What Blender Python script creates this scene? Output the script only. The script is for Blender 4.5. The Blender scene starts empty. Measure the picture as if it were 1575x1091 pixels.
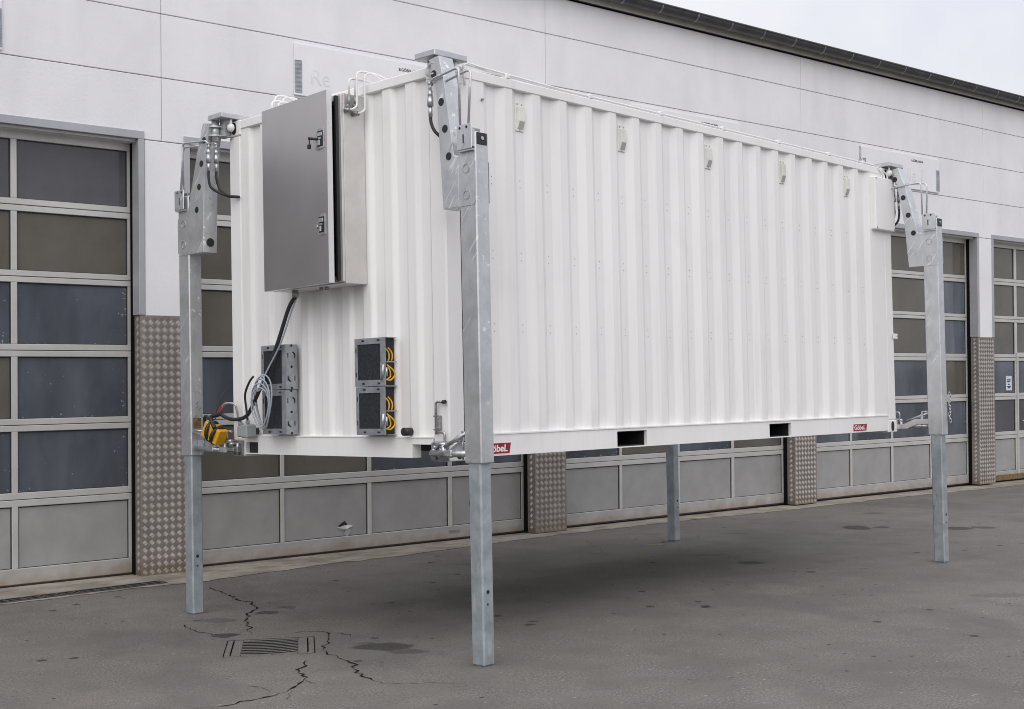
import bpy, bmesh, math, random
from mathutils import Vector, Matrix, noise
random.seed(7)
R = math.radians
scene = bpy.context.scene
col = scene.collection

# ------------------------------------------------------------------ camera
cam = bpy.data.cameras.new('camera'); camo = bpy.data.objects.new('camera', cam); col.objects.link(camo)
rt = Vector((0.690992, -0.722581, -0.020181)); up = Vector((-0.005756, -0.033417, 0.999425)); fw = Vector((0.722840, 0.690478, 0.027250))
m = Matrix.Identity(4)
for i in range(3):
    m[i][0] = rt[i]; m[i][1] = up[i]; m[i][2] = -fw[i]
m.translation = Vector((-5.727688, -6.041725, 0.387454))
camo.matrix_world = m
cam.sensor_width = 36.0; cam.lens = 1984.625 / 1575 * 36; cam.shift_y = 16.1 / 1575
scene.cycles.filter_width = 1.0
cam.clip_start = 0.1; cam.clip_end = 2000
scene.camera = camo

# ------------------------------------------------------------------ sky, sun, exposure
SUN_EL, SUN_AZ = R(42), R(220)          # azimuth measured from +X, anticlockwise: behind and left of the camera
w = bpy.data.worlds.new('World'); scene.world = w; w.use_nodes = True
nt = w.node_tree; N = nt.nodes; Lk = nt.links; N.clear()
out = N.new('ShaderNodeOutputWorld'); bg = N.new('ShaderNodeBackground'); bg.inputs['Strength'].default_value = 0.1
sky = N.new('ShaderNodeTexSky'); sky.sky_type = 'NISHITA'; sky.sun_disc = False
sky.sun_elevation = SUN_EL; sky.sun_rotation = math.pi / 2 - SUN_AZ; sky.air_density = 1.0; sky.dust_density = 4.0
hs = N.new('ShaderNodeHueSaturation'); hs.inputs['Saturation'].default_value = 0.35
tc = N.new('ShaderNodeTexCoord'); sx = N.new('ShaderNodeSeparateXYZ'); Lk.new(tc.outputs['Generated'], sx.inputs[0])
mr = N.new('ShaderNodeMapRange'); Lk.new(sx.outputs['Z'], mr.inputs['Value'])
mr.inputs['From Min'].default_value = 0.0; mr.inputs['From Max'].default_value = 1.0
mr.inputs['To Min'].default_value = 6.1; mr.inputs['To Max'].default_value = 12.0     # overcast: brighter overhead
nz = N.new('ShaderNodeTexNoise'); nz.inputs['Scale'].default_value = 4.5; nz.inputs['Detail'].default_value = 5; nz.inputs['Roughness'].default_value = 0.55
Lk.new(tc.outputs['Generated'], nz.inputs['Vector'])
cr = N.new('ShaderNodeValToRGB'); Lk.new(nz.outputs['Fac'], cr.inputs['Fac'])
cr.color_ramp.elements[0].position = 0.36; cr.color_ramp.elements[0].color = (0.84, 0.87, 0.97, 1)
cr.color_ramp.elements[1].position = 0.64; cr.color_ramp.elements[1].color = (1.03, 1.02, 1.05, 1)
vm = N.new('ShaderNodeVectorMath'); vm.operation = 'SCALE'; Lk.new(cr.outputs['Color'], vm.inputs[0]); Lk.new(mr.outputs['Result'], vm.inputs['Scale'])
mx = N.new('ShaderNodeMix'); mx.data_type = 'RGBA'; mx.inputs['Factor'].default_value = 0.85
Lk.new(sky.outputs[0], hs.inputs['Color']); Lk.new(hs.outputs[0], mx.inputs['A']); Lk.new(vm.outputs[0], mx.inputs['B'])
Lk.new(mx.outputs['Result'], bg.inputs['Color']); Lk.new(bg.outputs[0], out.inputs[0])
sl = bpy.data.lights.new('sun', 'SUN'); sl.energy = 0.9; sl.angle = R(70); sl.color = (1.0, 0.97, 0.93)
so = bpy.data.objects.new('sun', sl); col.objects.link(so)
sd = Vector((math.cos(SUN_EL) * math.cos(SUN_AZ), math.cos(SUN_EL) * math.sin(SUN_AZ), math.sin(SUN_EL)))
so.rotation_euler = sd.to_track_quat('Z', 'Y').to_euler(); so.location = sd * 40
vs = scene.view_settings; vs.view_transform = 'Standard'; vs.look = 'None'; vs.exposure = 0.35; vs.gamma = 1.0; vs.use_curve_mapping = False

# ------------------------------------------------------------------ materials
MAT = {}
def nmat(name, base, rough=0.5, metal=0.0, var=0.08, vscale=3.0, bump=0.0, bscale=60.0, stretch=(1, 1, 1), tint=None, spec=0.5, rvar=0.0):
    """principled material with large-scale tone variation and fine bump"""
    mt = bpy.data.materials.new(name); mt.use_nodes = True; t = mt.node_tree; n = t.nodes; l = t.links
    b = n['Principled BSDF']; b.inputs['Roughness'].default_value = rough; b.inputs['Metallic'].default_value = metal
    b.inputs['Specular IOR Level'].default_value = spec
    tc = n.new('ShaderNodeTexCoord'); mp = n.new('ShaderNodeMapping'); mp.inputs['Scale'].default_value = stretch
    l.new(tc.outputs['Object'], mp.inputs['Vector'])
    a = n.new('ShaderNodeTexNoise'); a.inputs['Scale'].default_value = vscale; a.inputs['Detail'].default_value = 6; a.inputs['Roughness'].default_value = 0.6
    l.new(mp.outputs[0], a.inputs['Vector'])
    r = n.new('ShaderNodeValToRGB'); l.new(a.outputs['Fac'], r.inputs['Fac'])
    lo = tuple(c * (1 - var * 2) for c in base); hi = tuple(min(1, c * (1 + var)) for c in base)
    if tint: lo = tuple(x * y for x, y in zip(lo, tint))
    r.color_ramp.elements[0].position = 0.3; r.color_ramp.elements[0].color = (*lo, 1)
    r.color_ramp.elements[1].position = 0.65; r.color_ramp.elements[1].color = (*hi, 1)
    l.new(r.outputs[0], b.inputs['Base Color'])
    if rvar:
        q = n.new('ShaderNodeMapRange'); q.inputs['To Min'].default_value = rough - rvar; q.inputs['To Max'].default_value = rough + rvar
        l.new(a.outputs['Fac'], q.inputs['Value']); l.new(q.outputs[0], b.inputs['Roughness'])
    if bump:
        c = n.new('ShaderNodeTexNoise'); c.inputs['Scale'].default_value = bscale; c.inputs['Detail'].default_value = 4
        l.new(mp.outputs[0], c.inputs['Vector'])
        bp = n.new('ShaderNodeBump'); bp.inputs['Strength'].default_value = bump; bp.inputs['Distance'].default_value = 0.01
        l.new(c.outputs['Fac'], bp.inputs['Height']); l.new(bp.outputs[0], b.inputs['Normal'])
    MAT[name] = mt
    return mt

def layer(mt, kind, color, lo, hi, scale, stretch=(1, 1, 1), detail=4, mask=None, rot=(0, 0, 0), amount=1.0, dims='3D'):
    """add another coloured layer (noise / voronoi threshold) over a material's base colour"""
    t = mt.node_tree; n = t.nodes; l = t.links; b = n['Principled BSDF']
    prev = b.inputs['Base Color'].links[0].from_socket
    tc = n.new('ShaderNodeTexCoord'); mp = n.new('ShaderNodeMapping'); mp.vector_type = 'TEXTURE'; mp.inputs['Scale'].default_value = tuple(1 / q_ for q_ in stretch); mp.inputs['Rotation'].default_value = rot
    l.new(tc.outputs['Object'], mp.inputs['Vector'])
    if kind == 'noise':
        a = n.new('ShaderNodeTexNoise'); a.inputs['Detail'].default_value = detail; o = 'Fac'
    else:
        a = n.new('ShaderNodeTexVoronoi'); a.voronoi_dimensions = dims; o = 'Distance'
    a.inputs['Scale'].default_value = scale; l.new(mp.outputs[0], a.inputs['Vector'])
    q = n.new('ShaderNodeMapRange'); q.inputs['From Min'].default_value = lo; q.inputs['From Max'].default_value = hi; q.inputs['To Max'].default_value = amount
    l.new(a.outputs[o], q.inputs['Value']); fac = q.outputs[0]
    if mask:
        c = n.new('ShaderNodeTexNoise'); c.inputs['Scale'].default_value = mask[0]; c.inputs['Detail'].default_value = 3
        l.new(tc.outputs['Object'], c.inputs['Vector'])
        q2 = n.new('ShaderNodeMapRange'); q2.inputs['From Min'].default_value = mask[1]; q2.inputs['From Max'].default_value = mask[2]
        l.new(c.outputs['Fac'], q2.inputs['Value'])
        mu = n.new('ShaderNodeMath'); mu.operation = 'MULTIPLY'; l.new(fac, mu.inputs[0]); l.new(q2.outputs[0], mu.inputs[1]); fac = mu.outputs[0]
    mxn = n.new('ShaderNodeMix'); mxn.data_type = 'RGBA'; l.new(fac, mxn.inputs['Factor']); l.new(prev, mxn.inputs['A']); mxn.inputs['B'].default_value = (*color, 1)
    l.new(mxn.outputs['Result'], b.inputs['Base Color'])
    return mt

def height_layer(mt, color, z0, z1, amount=0.8, scale=6.0, axis='Z'):
    """splash dirt low on a wall: a stain with its own ragged edge"""
    t = mt.node_tree; n = t.nodes; l = t.links; b = n['Principled BSDF']
    prev = b.inputs['Base Color'].links[0].from_socket
    tc = n.new('ShaderNodeTexCoord'); s = n.new('ShaderNodeSeparateXYZ'); l.new(tc.outputs['Object'], s.inputs[0])
    a = n.new('ShaderNodeTexNoise'); a.inputs['Scale'].default_value = scale; a.inputs['Detail'].default_value = 6; l.new(tc.outputs['Object'], a.inputs['Vector'])
    ad = n.new('ShaderNodeMath'); ad.operation = 'MULTIPLY_ADD'; l.new(a.outputs['Fac'], ad.inputs[0]); ad.inputs[1].default_value = (z1 - z0) * 1.2; l.new(s.outputs[axis], ad.inputs[2])
    q = n.new('ShaderNodeMapRange'); q.inputs['From Min'].default_value = z1 + (z1 - z0) * .5; q.inputs['From Max'].default_value = z0 + (z1 - z0) * .5; q.inputs['To Max'].default_value = amount
    l.new(ad.outputs[0], q.inputs['Value'])
    mxn = n.new('ShaderNodeMix'); mxn.data_type = 'RGBA'; l.new(q.outputs[0], mxn.inputs['Factor']); l.new(prev, mxn.inputs['A']); mxn.inputs['B'].default_value = (*color, 1)
    l.new(mxn.outputs['Result'], b.inputs['Base Color'])

nmat('container_white', (0.835, 0.825, 0.815), 0.38, 0, 0.03, 1.2, 0.05, 9, (1, 1, .25))
layer(MAT['container_white'], 'noise', (0.56, 0.55, 0.535), 0.52, 0.80, 7, (3, 3, .14), 6, (.9, .40, .65), amount=0.45)
layer(MAT['container_white'], 'noise', (0.64, 0.63, 0.62), 0.58, 0.75, 2.2, (1, 1, 1), 6, None, amount=0.25)
nmat('vent_grey', (0.46, 0.455, 0.44), 0.55)
nmat('vent_plastic', (0.74, 0.73, 0.69), 0.45)
nmat('facade_white', (0.79, 0.785, 0.805), 0.85, 0, 0.035, 0.9, 0.2, 38)
layer(MAT['facade_white'], 'noise', (0.60, 0.60, 0.61), 0.52, 0.8, 1.4, (1.6, 1, .3), 6, None, amount=0.4)
layer(MAT['facade_white'], 'voronoi', (0.25, 0.24, 0.23), 0.045, 0.0, 2.3, (1, 1, 1), amount=0.8, mask=(3.0, .55, .6))
nmat('sign_white', (0.80, 0.795, 0.815), 0.55, 0, 0.02)
nmat('sign_ghost', (0.735, 0.735, 0.757), 0.6)
nmat('ink', (0.06, 0.06, 0.07), 0.6)
nmat('galv', (0.60, 0.612, 0.63), 0.38, 0.65, 0.07, 5, 0.10, 30, rvar=0.10)
layer(MAT['galv'], 'noise', (0.46, 0.48, 0.51), 0.50, 0.70, 14, (1, 1, .6), 6, None, amount=0.6)
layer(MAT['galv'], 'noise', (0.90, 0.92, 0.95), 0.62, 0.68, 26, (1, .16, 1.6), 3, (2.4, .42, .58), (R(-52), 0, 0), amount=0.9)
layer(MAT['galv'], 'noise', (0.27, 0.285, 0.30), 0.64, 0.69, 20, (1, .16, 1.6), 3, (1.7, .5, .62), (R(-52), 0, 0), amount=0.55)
nmat('galv_old', (0.36, 0.40, 0.425), 0.48, 0.4, 0.12, 8, 0.15, 50, rvar=0.08)
layer(MAT['galv_old'], 'noise', (0.12, 0.135, 0.145), 0.60, 0.72, 26, (1, 1, .5), 5, (2.2, .4, .7), amount=0.85)
layer(MAT['galv_old'], 'noise', (0.52, 0.56, 0.58), 0.62, 0.72, 14, (2, 2, .35), 5, None, amount=0.5)
nmat('zinc', (0.52, 0.53, 0.55), 0.38, 0.8, 0.15, 30)
nmat('steel_dull', (0.33, 0.33, 0.33), 0.45, 0.7, 0.12, 20, 0.1)
nmat('stainless', (0.60, 0.578, 0.588), 0.30, 0.92, 0.03, 1.5, 0.03, 2.2, rvar=0.04)
nmat('stainless_side', (0.72, 0.705, 0.69), 0.45, 0.65, 0.06, 3, 0.03, 6, rvar=0.05)
layer(MAT['stainless_side'], 'noise', (0.34, 0.335, 0.33), 0.60, 0.75, 16, (1, 1, .5), 5, (3, .5, .65), amount=0.4)
nmat('stainless_edge', (0.80, 0.80, 0.82), 0.3, 0.6, 0.03)
nmat('rubber', (0.022, 0.022, 0.025), 0.55)
nmat('flat_black', (0.016, 0.016, 0.019), 0.6)  # shade of holes and gaps put into colour; also key and mounting plate
nmat('filter', (0.022, 0.024, 0.030), 0.9, 0, 0.3, 60, 0.5, 220)
layer(MAT['filter'], 'voronoi', (0.16, 0.165, 0.18), 0.18, 0.05, 120, amount=0.6)
nmat('sheet_zinc', (0.40, 0.42, 0.45), 0.42, 0.6, 0.12, 14, 0.05, 30)
nmat('yellow_cable', (0.75, 0.42, 0.02), 0.45)
nmat('yellow_plastic', (0.70, 0.36, 0.006), 0.45, 0, 0.04)
nmat('grey_cable', (0.34, 0.37, 0.42), 0.45)
nmat('grey_plastic', (0.30, 0.31, 0.32), 0.5)
nmat('red_wire', (0.35, 0.03, 0.03), 0.5)
nmat('sticker_red', (0.25, 0.010, 0.018), 0.35, 0, 0.02)
nmat('sticker_white', (0.82, 0.82, 0.82), 0.4, 0, 0.02)
nmat('pipe_white', (0.80, 0.795, 0.785), 0.4, 0, 0.02)
nmat('door_rail', (0.58, 0.57, 0.55), 0.45, 0.3, 0.05, 2.5, 0.03, 20)
nmat('door_panel', (0.37, 0.365, 0.36), 0.5, 0.25, 0.06, 3.0, 0.08, 90)
layer(MAT['door_panel'], 'noise', (0.40, 0.40, 0.40), 0.70, 0.74, 14, (1, 1, .4), 5, (2, .55, .62), amount=0.3)
nmat('door_bottom', (0.44, 0.43, 0.415), 0.5, 0.25, 0.08, 3.0, 0.03, 20)
height_layer(MAT['door_bottom'], (0.30, 0.20, 0.10), 0.0, 0.13, 0.7)
nmat('door_frame', (0.40, 0.405, 0.43), 0.5, 0.2, 0.05, 2.0)
nmat('pane_brown', (0.122, 0.112, 0.096), 0.08, 0, 0.12, 1.1, 0.06, 1.6, spec=0.5, rvar=0.05)
nmat('pane_slate', (0.092, 0.091, 0.102), 0.08, 0, 0.14, 1.1, 0.06, 1.6, spec=0.5, rvar=0.05)
nmat('pane_blue', (0.080, 0.091, 0.114), 0.08, 0, 0.18, 1.5, 0.06, 1.6, (1, 1, .6), spec=0.6, rvar=0.06)
layer(MAT['pane_blue'], 'noise', (0.17, 0.19, 0.22), 0.46, 0.66, 1.5, (1, 1, .3), 5, None, amount=0.5)
layer(MAT['pane_blue'], 'noise', (0.045, 0.052, 0.068), 0.50, 0.62, 1.1, (1.6, 1, .35), 3, None, amount=0.6)
layer(MAT['pane_brown'], 'noise', (0.085, 0.078, 0.066), 0.48, 0.66, 1.3, (1, 1, .4), 5, None, amount=0.5)
layer(MAT['pane_slate'], 'noise', (0.07, 0.07, 0.08), 0.48, 0.66, 1.3, (.6, 1, 1), 5, None, amount=0.5)
def flakes(mt, color, scale, lo, hi, edge):
    """peeling film: flakes that gather along the lower edge and the sides of each pane"""
    t = mt.node_tree; n = t.nodes; l = t.links; b = n['Principled BSDF']; prev = b.inputs['Base Color'].links[0].from_socket
    tc = n.new('ShaderNodeTexCoord'); sp = n.new('ShaderNodeSeparateXYZ'); l.new(tc.outputs['Generated'], sp.inputs[0])
    def mapr(sock, a, c, o0, o1):
        q = n.new('ShaderNodeMapRange'); q.inputs['From Min'].default_value = a; q.inputs['From Max'].default_value = c; q.inputs['To Min'].default_value = o0; q.inputs['To Max'].default_value = o1; l.new(sock, q.inputs['Value']); return q.outputs[0]
    def math_(op, a, c):
        q = n.new('ShaderNodeMath'); q.operation = op
        for k, v in enumerate((a, c)):
            if isinstance(v, (int, float)): q.inputs[k].default_value = v
            else: l.new(v, q.inputs[k])
        return q.outputs[0]
    bot = mapr(sp.outputs['Z'], .10, .0, 0, 1); rgt = mapr(sp.outputs['X'], .82, 1.0, 0, .75); lft = mapr(sp.outputs['X'], .08, .0, 0, .6)
    e = math_('MAXIMUM', bot, math_('MAXIMUM', rgt, lft))
    big = n.new('ShaderNodeTexNoise'); big.inputs['Scale'].default_value = 3.1; big.inputs['Detail'].default_value = 3; l.new(tc.outputs['Object'], big.inputs['Vector'])
    e2 = math_('MULTIPLY', e, mapr(big.outputs['Fac'], .35, .6, .15, 1)); e3 = math_('MAXIMUM', e2, mapr(big.outputs['Fac'], .60, .74, 0, .45))
    nz_ = n.new('ShaderNodeTexNoise'); nz_.inputs['Scale'].default_value = scale; nz_.inputs['Detail'].default_value = 6; nz_.inputs['Roughness'].default_value = .65; l.new(tc.outputs['Object'], nz_.inputs['Vector'])
    v = math_('ADD', nz_.outputs['Fac'], math_('MULTIPLY', e3, edge)); f = mapr(v, lo, hi, 0, .85)
    mxn = n.new('ShaderNodeMix'); mxn.data_type = 'RGBA'; l.new(f, mxn.inputs['Factor']); l.new(prev, mxn.inputs['A']); mxn.inputs['B'].default_value = (*color, 1); l.new(mxn.outputs['Result'], b.inputs['Base Color'])
flakes(MAT['pane_blue'], (0.34, 0.37, 0.42), 30, .69, .72, .16)
nmat('checker', (0.29, 0.263, 0.242), 0.5, 0.45, 0.10, 3.0, rvar=0.06)
height_layer(MAT['checker'], (0.20, 0.155, 0.11), 0.0, 0.22, 0.8)
nmat('checker_bar', (0.36, 0.33, 0.308), 0.42, 0.55, 0.06, 3.0)
height_layer(MAT['checker_bar'], (0.22, 0.17, 0.12), 0.0, 0.22, 0.75)
nmat('gutter_metal', (0.075, 0.074, 0.078), 0.42, 0.35, 0.15, 4.0, 0.04, 12)
nmat('fascia_beige', (0.42, 0.40, 0.36), 0.6, 0, 0.10, 3.0)
nmat('roof_metal', (0.16, 0.16, 0.17), 0.5)
nmat('concrete', (0.31, 0.275, 0.232), 0.9, 0, 0.22, 3.0, 0.5, 60)
layer(MAT['concrete'], 'noise', (0.14, 0.125, 0.11), 0.5, 0.75, 7, (.5, 1, 1), 6, None, amount=0.7)
layer(MAT['concrete'], 'noise', (0.42, 0.37, 0.31), 0.62, 0.72, 5, (.6, 1, 1), 5, None, amount=0.5)
nmat('cast_iron', (0.10, 0.098, 0.095), 0.6, 0.3, 0.2, 20, 0.4, 60)
nmat('crack_dark', (0.030, 0.027, 0.024), 1.0, 0, 0.3, 30, spec=0.0)
nmat('void', (0.010, 0.010, 0.010), 1.0, 0, 0.1, 30, spec=0.0)
nmat('paint_mark', (0.40, 0.33, 0.12), 0.8, 0, 0.2, 30)
nmat('underside', (0.07, 0.07, 0.075), 0.7)
nmat('paper', (0.62, 0.66, 0.74), 0.6)
nmat('torn_metal', (0.62, 0.61, 0.59), 0.35, 0.5)
nmat('rust_patch', (0.20, 0.13, 0.055), 0.7, 0.1, 0.3, 30)

# asphalt with oil stains of their own shapes
def asphalt():
    mt = nmat('asphalt', (0.174, 0.161, 0.148), 0.88, 0, 0.10, 0.55, 0, spec=0.35)
    layer(mt, 'noise', (0.112, 0.104, 0.098), 0.50, 0.72, 1.7, (1, 1, 1), 7, None, amount=0.5)
    layer(mt, 'noise', (0.190, 0.181, 0.171), 0.55, 0.75, 3.6, (1, .5, 1), 7, None, (0, 0, R(40)), amount=0.5)
    layer(mt, 'noise', (0.07, 0.066, 0.062), 0.50, 0.62, 150, (1, 1, 1), 3, None, amount=0.35)
    layer(mt, 'voronoi', (0.30, 0.285, 0.265), 0.30, 0.16, 40, amount=0.5, mask=(3.0, .40, .6), dims='2D')
    layer(mt, 'voronoi', (0.05, 0.047, 0.043), 0.22, 0.12, 27, amount=0.5, mask=(5.0, .45, .6), dims='2D')
    layer(mt, 'voronoi', (0.40, 0.38, 0.355), 0.045, 0.025, 3.9, amount=0.55, mask=(2.3, .50, .56), dims='2D')
    layer(mt, 'voronoi', (0.025, 0.022, 0.02), 0.045, 0.035, 1.25, amount=0.85, mask=(.8, .54, .57), dims='2D')
    layer(mt, 'voronoi', (0.025, 0.022, 0.02), 0.070, 0.05, 4.3, amount=0.85, mask=(1.9, .56, .60), dims='2D')
    layer(mt, 'noise', (0.105, 0.098, 0.092), 0.56, 0.66, 1.1, (1, .45, 1), 8, None, (0, 0, R(-30)), amount=0.45)
    t = mt.node_tree; n = t.nodes; l = t.links; b = n['Principled BSDF']
    tc = n.new('ShaderNodeTexCoord')
    dn = n.new('ShaderNodeTexNoise'); dn.inputs['Scale'].default_value = 9; dn.inputs['Detail'].default_value = 5; l.new(tc.outputs['Object'], dn.inputs['Vector'])
    ds = n.new('ShaderNodeVectorMath'); ds.operation = 'MULTIPLY_ADD'; l.new(dn.outputs['Color'], ds.inputs[0]); ds.inputs[1].default_value = (.16, .16, 0); l.new(tc.outputs['Object'], ds.inputs[2])
    off = n.new('ShaderNodeVectorMath'); off.operation = 'SUBTRACT'; l.new(ds.outputs[0], off.inputs[0]); off.inputs[1].default_value = (.08, .08, 0)
    stains = [(-.05, .63, .24, .17, .75), (-.06, .38, .16, .10, .5), (.30, 2.45, .11, .10, .85), (.56, 2.53, .12, .09, .6), (-.48, 1.87, .11, .10, .85), (-.14, 2.46, .18, .12, .45),
              (8.54, 1.84, .19, .30, .9), (8.75, 1.62, .12, .14, .8), (9.09, .82, .22, .22, .85), (9.35, .6, .16, .16, .7), (5.02, 1.05, .15, .15, .9), (5.32, 1.72, .2, .10, .5), (4.78, .24, .06, .06, .8), (5.25, -.05, .06, .05, .7),
              (2.60, -.13, .065, .07, .95), (2.34, .22, .05, .05, .8), (4.43, -1.68, .30, .12, .35), (7.2, 2.7, .2, .1, .35), (10.4, 2.6, .2, .12, .5), (3.4, 3.2, .3, .14, .3), (2.75, .05, .03, .04, .9), (1.15, .42, .05, .05, .8), (1.3, .5, .03, .04, .8)]
    acc = None
    for x, y, a, c, s in stains:
        mp = n.new('ShaderNodeMapping'); mp.vector_type = 'TEXTURE'; mp.inputs['Location'].default_value = (x, y, -1.25); mp.inputs['Rotation'].default_value = (0, 0, R(-46)); mp.inputs['Scale'].default_value = (a, c, 1)
        l.new(off.outputs[0], mp.inputs['Vector'])
        ln = n.new('ShaderNodeVectorMath'); ln.operation = 'LENGTH'; l.new(mp.outputs[0], ln.inputs[0])
        q = n.new('ShaderNodeMapRange'); q.interpolation_type = 'SMOOTHSTEP'; q.inputs['From Min'].default_value = 1.0; q.inputs['From Max'].default_value = 0.7; q.inputs['To Max'].default_value = s
        l.new(ln.outputs['Value'], q.inputs['Value'])
        if acc is None: acc = q.outputs[0]
        else:
            mm = n.new('ShaderNodeMath'); mm.operation = 'MAXIMUM'; l.new(acc, mm.inputs[0]); l.new(q.outputs[0], mm.inputs[1]); acc = mm.outputs[0]
    prev = b.inputs['Base Color'].links[0].from_socket
    mxn = n.new('ShaderNodeMix'); mxn.data_type = 'RGBA'; l.new(acc, mxn.inputs['Factor']); l.new(prev, mxn.inputs['A']); mxn.inputs['B'].default_value = (.040, .037, .034, 1)
    l.new(mxn.outputs['Result'], b.inputs['Base Color'])
    rg = n.new('ShaderNodeMapRange'); rg.inputs['To Min'].default_value = .86; rg.inputs['To Max'].default_value = .55; l.new(acc, rg.inputs['Value']); l.new(rg.outputs[0], b.inputs['Roughness'])
    c1 = n.new('ShaderNodeTexNoise'); c1.inputs['Scale'].default_value = 110; c1.inputs['Detail'].default_value = 4; l.new(tc.outputs['Object'], c1.inputs['Vector'])
    bp = n.new('ShaderNodeBump'); bp.inputs['Strength'].default_value = .7; bp.inputs['Distance'].default_value = .012; l.new(c1.outputs['Fac'], bp.inputs['Height']); l.new(bp.outputs[0], b.inputs['Normal'])
asphalt()

# ------------------------------------------------------------------ mesh helpers
class MB:
    def __init__(s): s.v = []; s.f = []; s.sm = []
    def add(s, vs, fs, smooth=False):
        o = len(s.v); s.v += [tuple(p) for p in vs]; s.f += [tuple(i + o for i in f) for f in fs]; s.sm += [smooth] * len(fs); return s
    def box(s, x0, x1, y0, y1, z0, z1, M=None, bev=0.0):
        if x0 > x1: x0, x1 = x1, x0
        if y0 > y1: y0, y1 = y1, y0
        if z0 > z1: z0, z1 = z1, z0
        if bev:
            b = min(bev, (x1 - x0) * .45, (y1 - y0) * .45, (z1 - z0) * .45)
            X = (x0, x1); Y = (y0, y1); Z = (z0, z1); vs = []; idx = {}
            for i in (0, 1):
                for j in (0, 1):
                    for k in (0, 1):
                        for ax in range(3):
                            p = [X[i], Y[j], Z[k]]
                            for a2 in range(3):
                                if a2 != ax: p[a2] += b if (i, j, k)[a2] == 0 else -b
                            idx[(i, j, k, ax)] = len(vs); vs.append(p)
            fs = []
            for ax in range(3):
                for sgn in (0, 1):
                    a1, a2 = (ax + 1) % 3, (ax + 2) % 3; q = []
                    for u, v in ((0, 0), (1, 0), (1, 1), (0, 1)):
                        key = [0, 0, 0]; key[ax] = sgn; key[a1] = u; key[a2] = v; q.append(idx[(*key, ax)])
                    fs.append(q if sgn else q[::-1])
            for ax in range(3):
                a1, a2 = (ax + 1) % 3, (ax + 2) % 3
                for u in (0, 1):
                    for v in (0, 1):
                        k0 = [0, 0, 0]; k1 = [0, 0, 0]; k0[a1] = k1[a1] = u; k0[a2] = k1[a2] = v; k1[ax] = 1
                        q = [idx[(*k0, a1)], idx[(*k1, a1)], idx[(*k1, a2)], idx[(*k0, a2)]]
                        fs.append(q if u != v else q[::-1])
            for i in (0, 1):
                for j in (0, 1):
                    for k in (0, 1):
                        q = [idx[(i, j, k, 0)], idx[(i, j, k, 1)], idx[(i, j, k, 2)]]
                        fs.append(q if (i + j + k) % 2 else q[::-1])
        else:
            vs = [(x0, y0, z0), (x1, y0, z0), (x1, y1, z0), (x0, y1, z0), (x0, y0, z1), (x1, y0, z1), (x1, y1, z1), (x0, y1, z1)]
            fs = [(3, 2, 1, 0), (4, 5, 6, 7), (0, 1, 5, 4), (1, 2, 6, 5), (2, 3, 7, 6), (3, 0, 4, 7)]
        if M is not None: vs = [M @ Vector(p) for p in vs]
        return s.add(vs, fs)
    def prism(s, poly, axis, a0, a1):
        """poly: 2-D points; extruded along axis from a0 to a1. axis x: (y,z); y: (x,z); z: (x,y)"""
        n = len(poly); vs = []
        for a in (a0, a1):
            for p, q in poly:
                vs.append({'x': (a, p, q), 'y': (p, a, q), 'z': (p, q, a)}[axis])
        fs = [tuple(range(n))[::-1], tuple(range(n, 2 * n))] + [(i, (i + 1) % n, n + (i + 1) % n, n + i) for i in range(n)]
        return s.add(vs, fs)
    def tube(s, pts, r, n=8, caps=True, smooth=True, r2=None):
        pts = [Vector(p) for p in pts]; rings = []; ref = None
        for i, p in enumerate(pts):
            t = (pts[min(i + 1, len(pts) - 1)] - pts[max(i - 1, 0)]).normalized()
            if ref is None: ref = Vector((0, 0, 1)) if abs(t.z) < .9 else Vector((1, 0, 0))
            a = t.cross(ref)
            if a.length < 1e-5: a = t.orthogonal()
            a.normalize(); b = a.cross(t); ref = b
            rr = r if r2 is None else r + (r2 - r) * i / (len(pts) - 1)
            rings.append([p + (a * math.cos(2 * math.pi * k / n) + b * math.sin(2 * math.pi * k / n)) * rr for k in range(n)])
        vs = [q for rg in rings for q in rg]; fs = []
        for i in range(len(rings) - 1):
            for k in range(n):
                fs.append((i * n + k, i * n + (k + 1) % n, (i + 1) * n + (k + 1) % n, (i + 1) * n + k))
        s.add(vs, fs, smooth)
        if caps:
            o = len(s.v) - len(vs); s.f += [tuple(o + k for k in range(n))[::-1], tuple(o + (len(rings) - 1) * n + k for k in range(n))]; s.sm += [False, False]
        return s
    def ring(s, c, axis, ro, ri, h, n=20):
        """washer / collar"""
        ax = Vector(axis).normalized(); a = ax.orthogonal().normalized(); b = ax.cross(a); vs = []
        for z in (0, h):
            for r in (ro, ri):
                for k in range(n):
                    t = 2 * math.pi * k / n; vs.append(Vector(c) + ax * z + (a * math.cos(t) + b * math.sin(t)) * r)
        fs = []
        for k in range(n):
            j = (k + 1) % n
            fs += [(k, j, 2 * n + j, 2 * n + k), (n + j, n + k, 3 * n + k, 3 * n + j), (2 * n + k, 2 * n + j, 3 * n + j, 3 * n + k), (j, k, n + k, n + j)]
        return s.add(vs, fs)
    def build(s, name, mat, parent=None, bevel=0.0):
        me = bpy.data.meshes.new(name); me.from_pydata(s.v, [], s.f); me.update()
        me.polygons.foreach_set('use_smooth', s.sm)
        if len(s.f) < 6000:
            bb_ = bmesh.new(); bb_.from_mesh(me); bmesh.ops.recalc_face_normals(bb_, faces=bb_.faces[:]); bb_.to_mesh(me); bb_.free()
        me.materials.append(MAT[mat])
        o = bpy.data.objects.new(name, me); col.objects.link(o)
        if parent: o.parent = parent
        if bevel:
            md = o.modifiers.new('bevel', 'BEVEL'); md.width = bevel; md.segments = 2; md.limit_method = 'ANGLE'; md.angle_limit = R(40)
        return o
def link_mesh(name, me, parent, loc=None):
    o = bpy.data.objects.new(name, me); col.objects.link(o); o.parent = parent
    if loc is not None: o.location = loc
    return o
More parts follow.
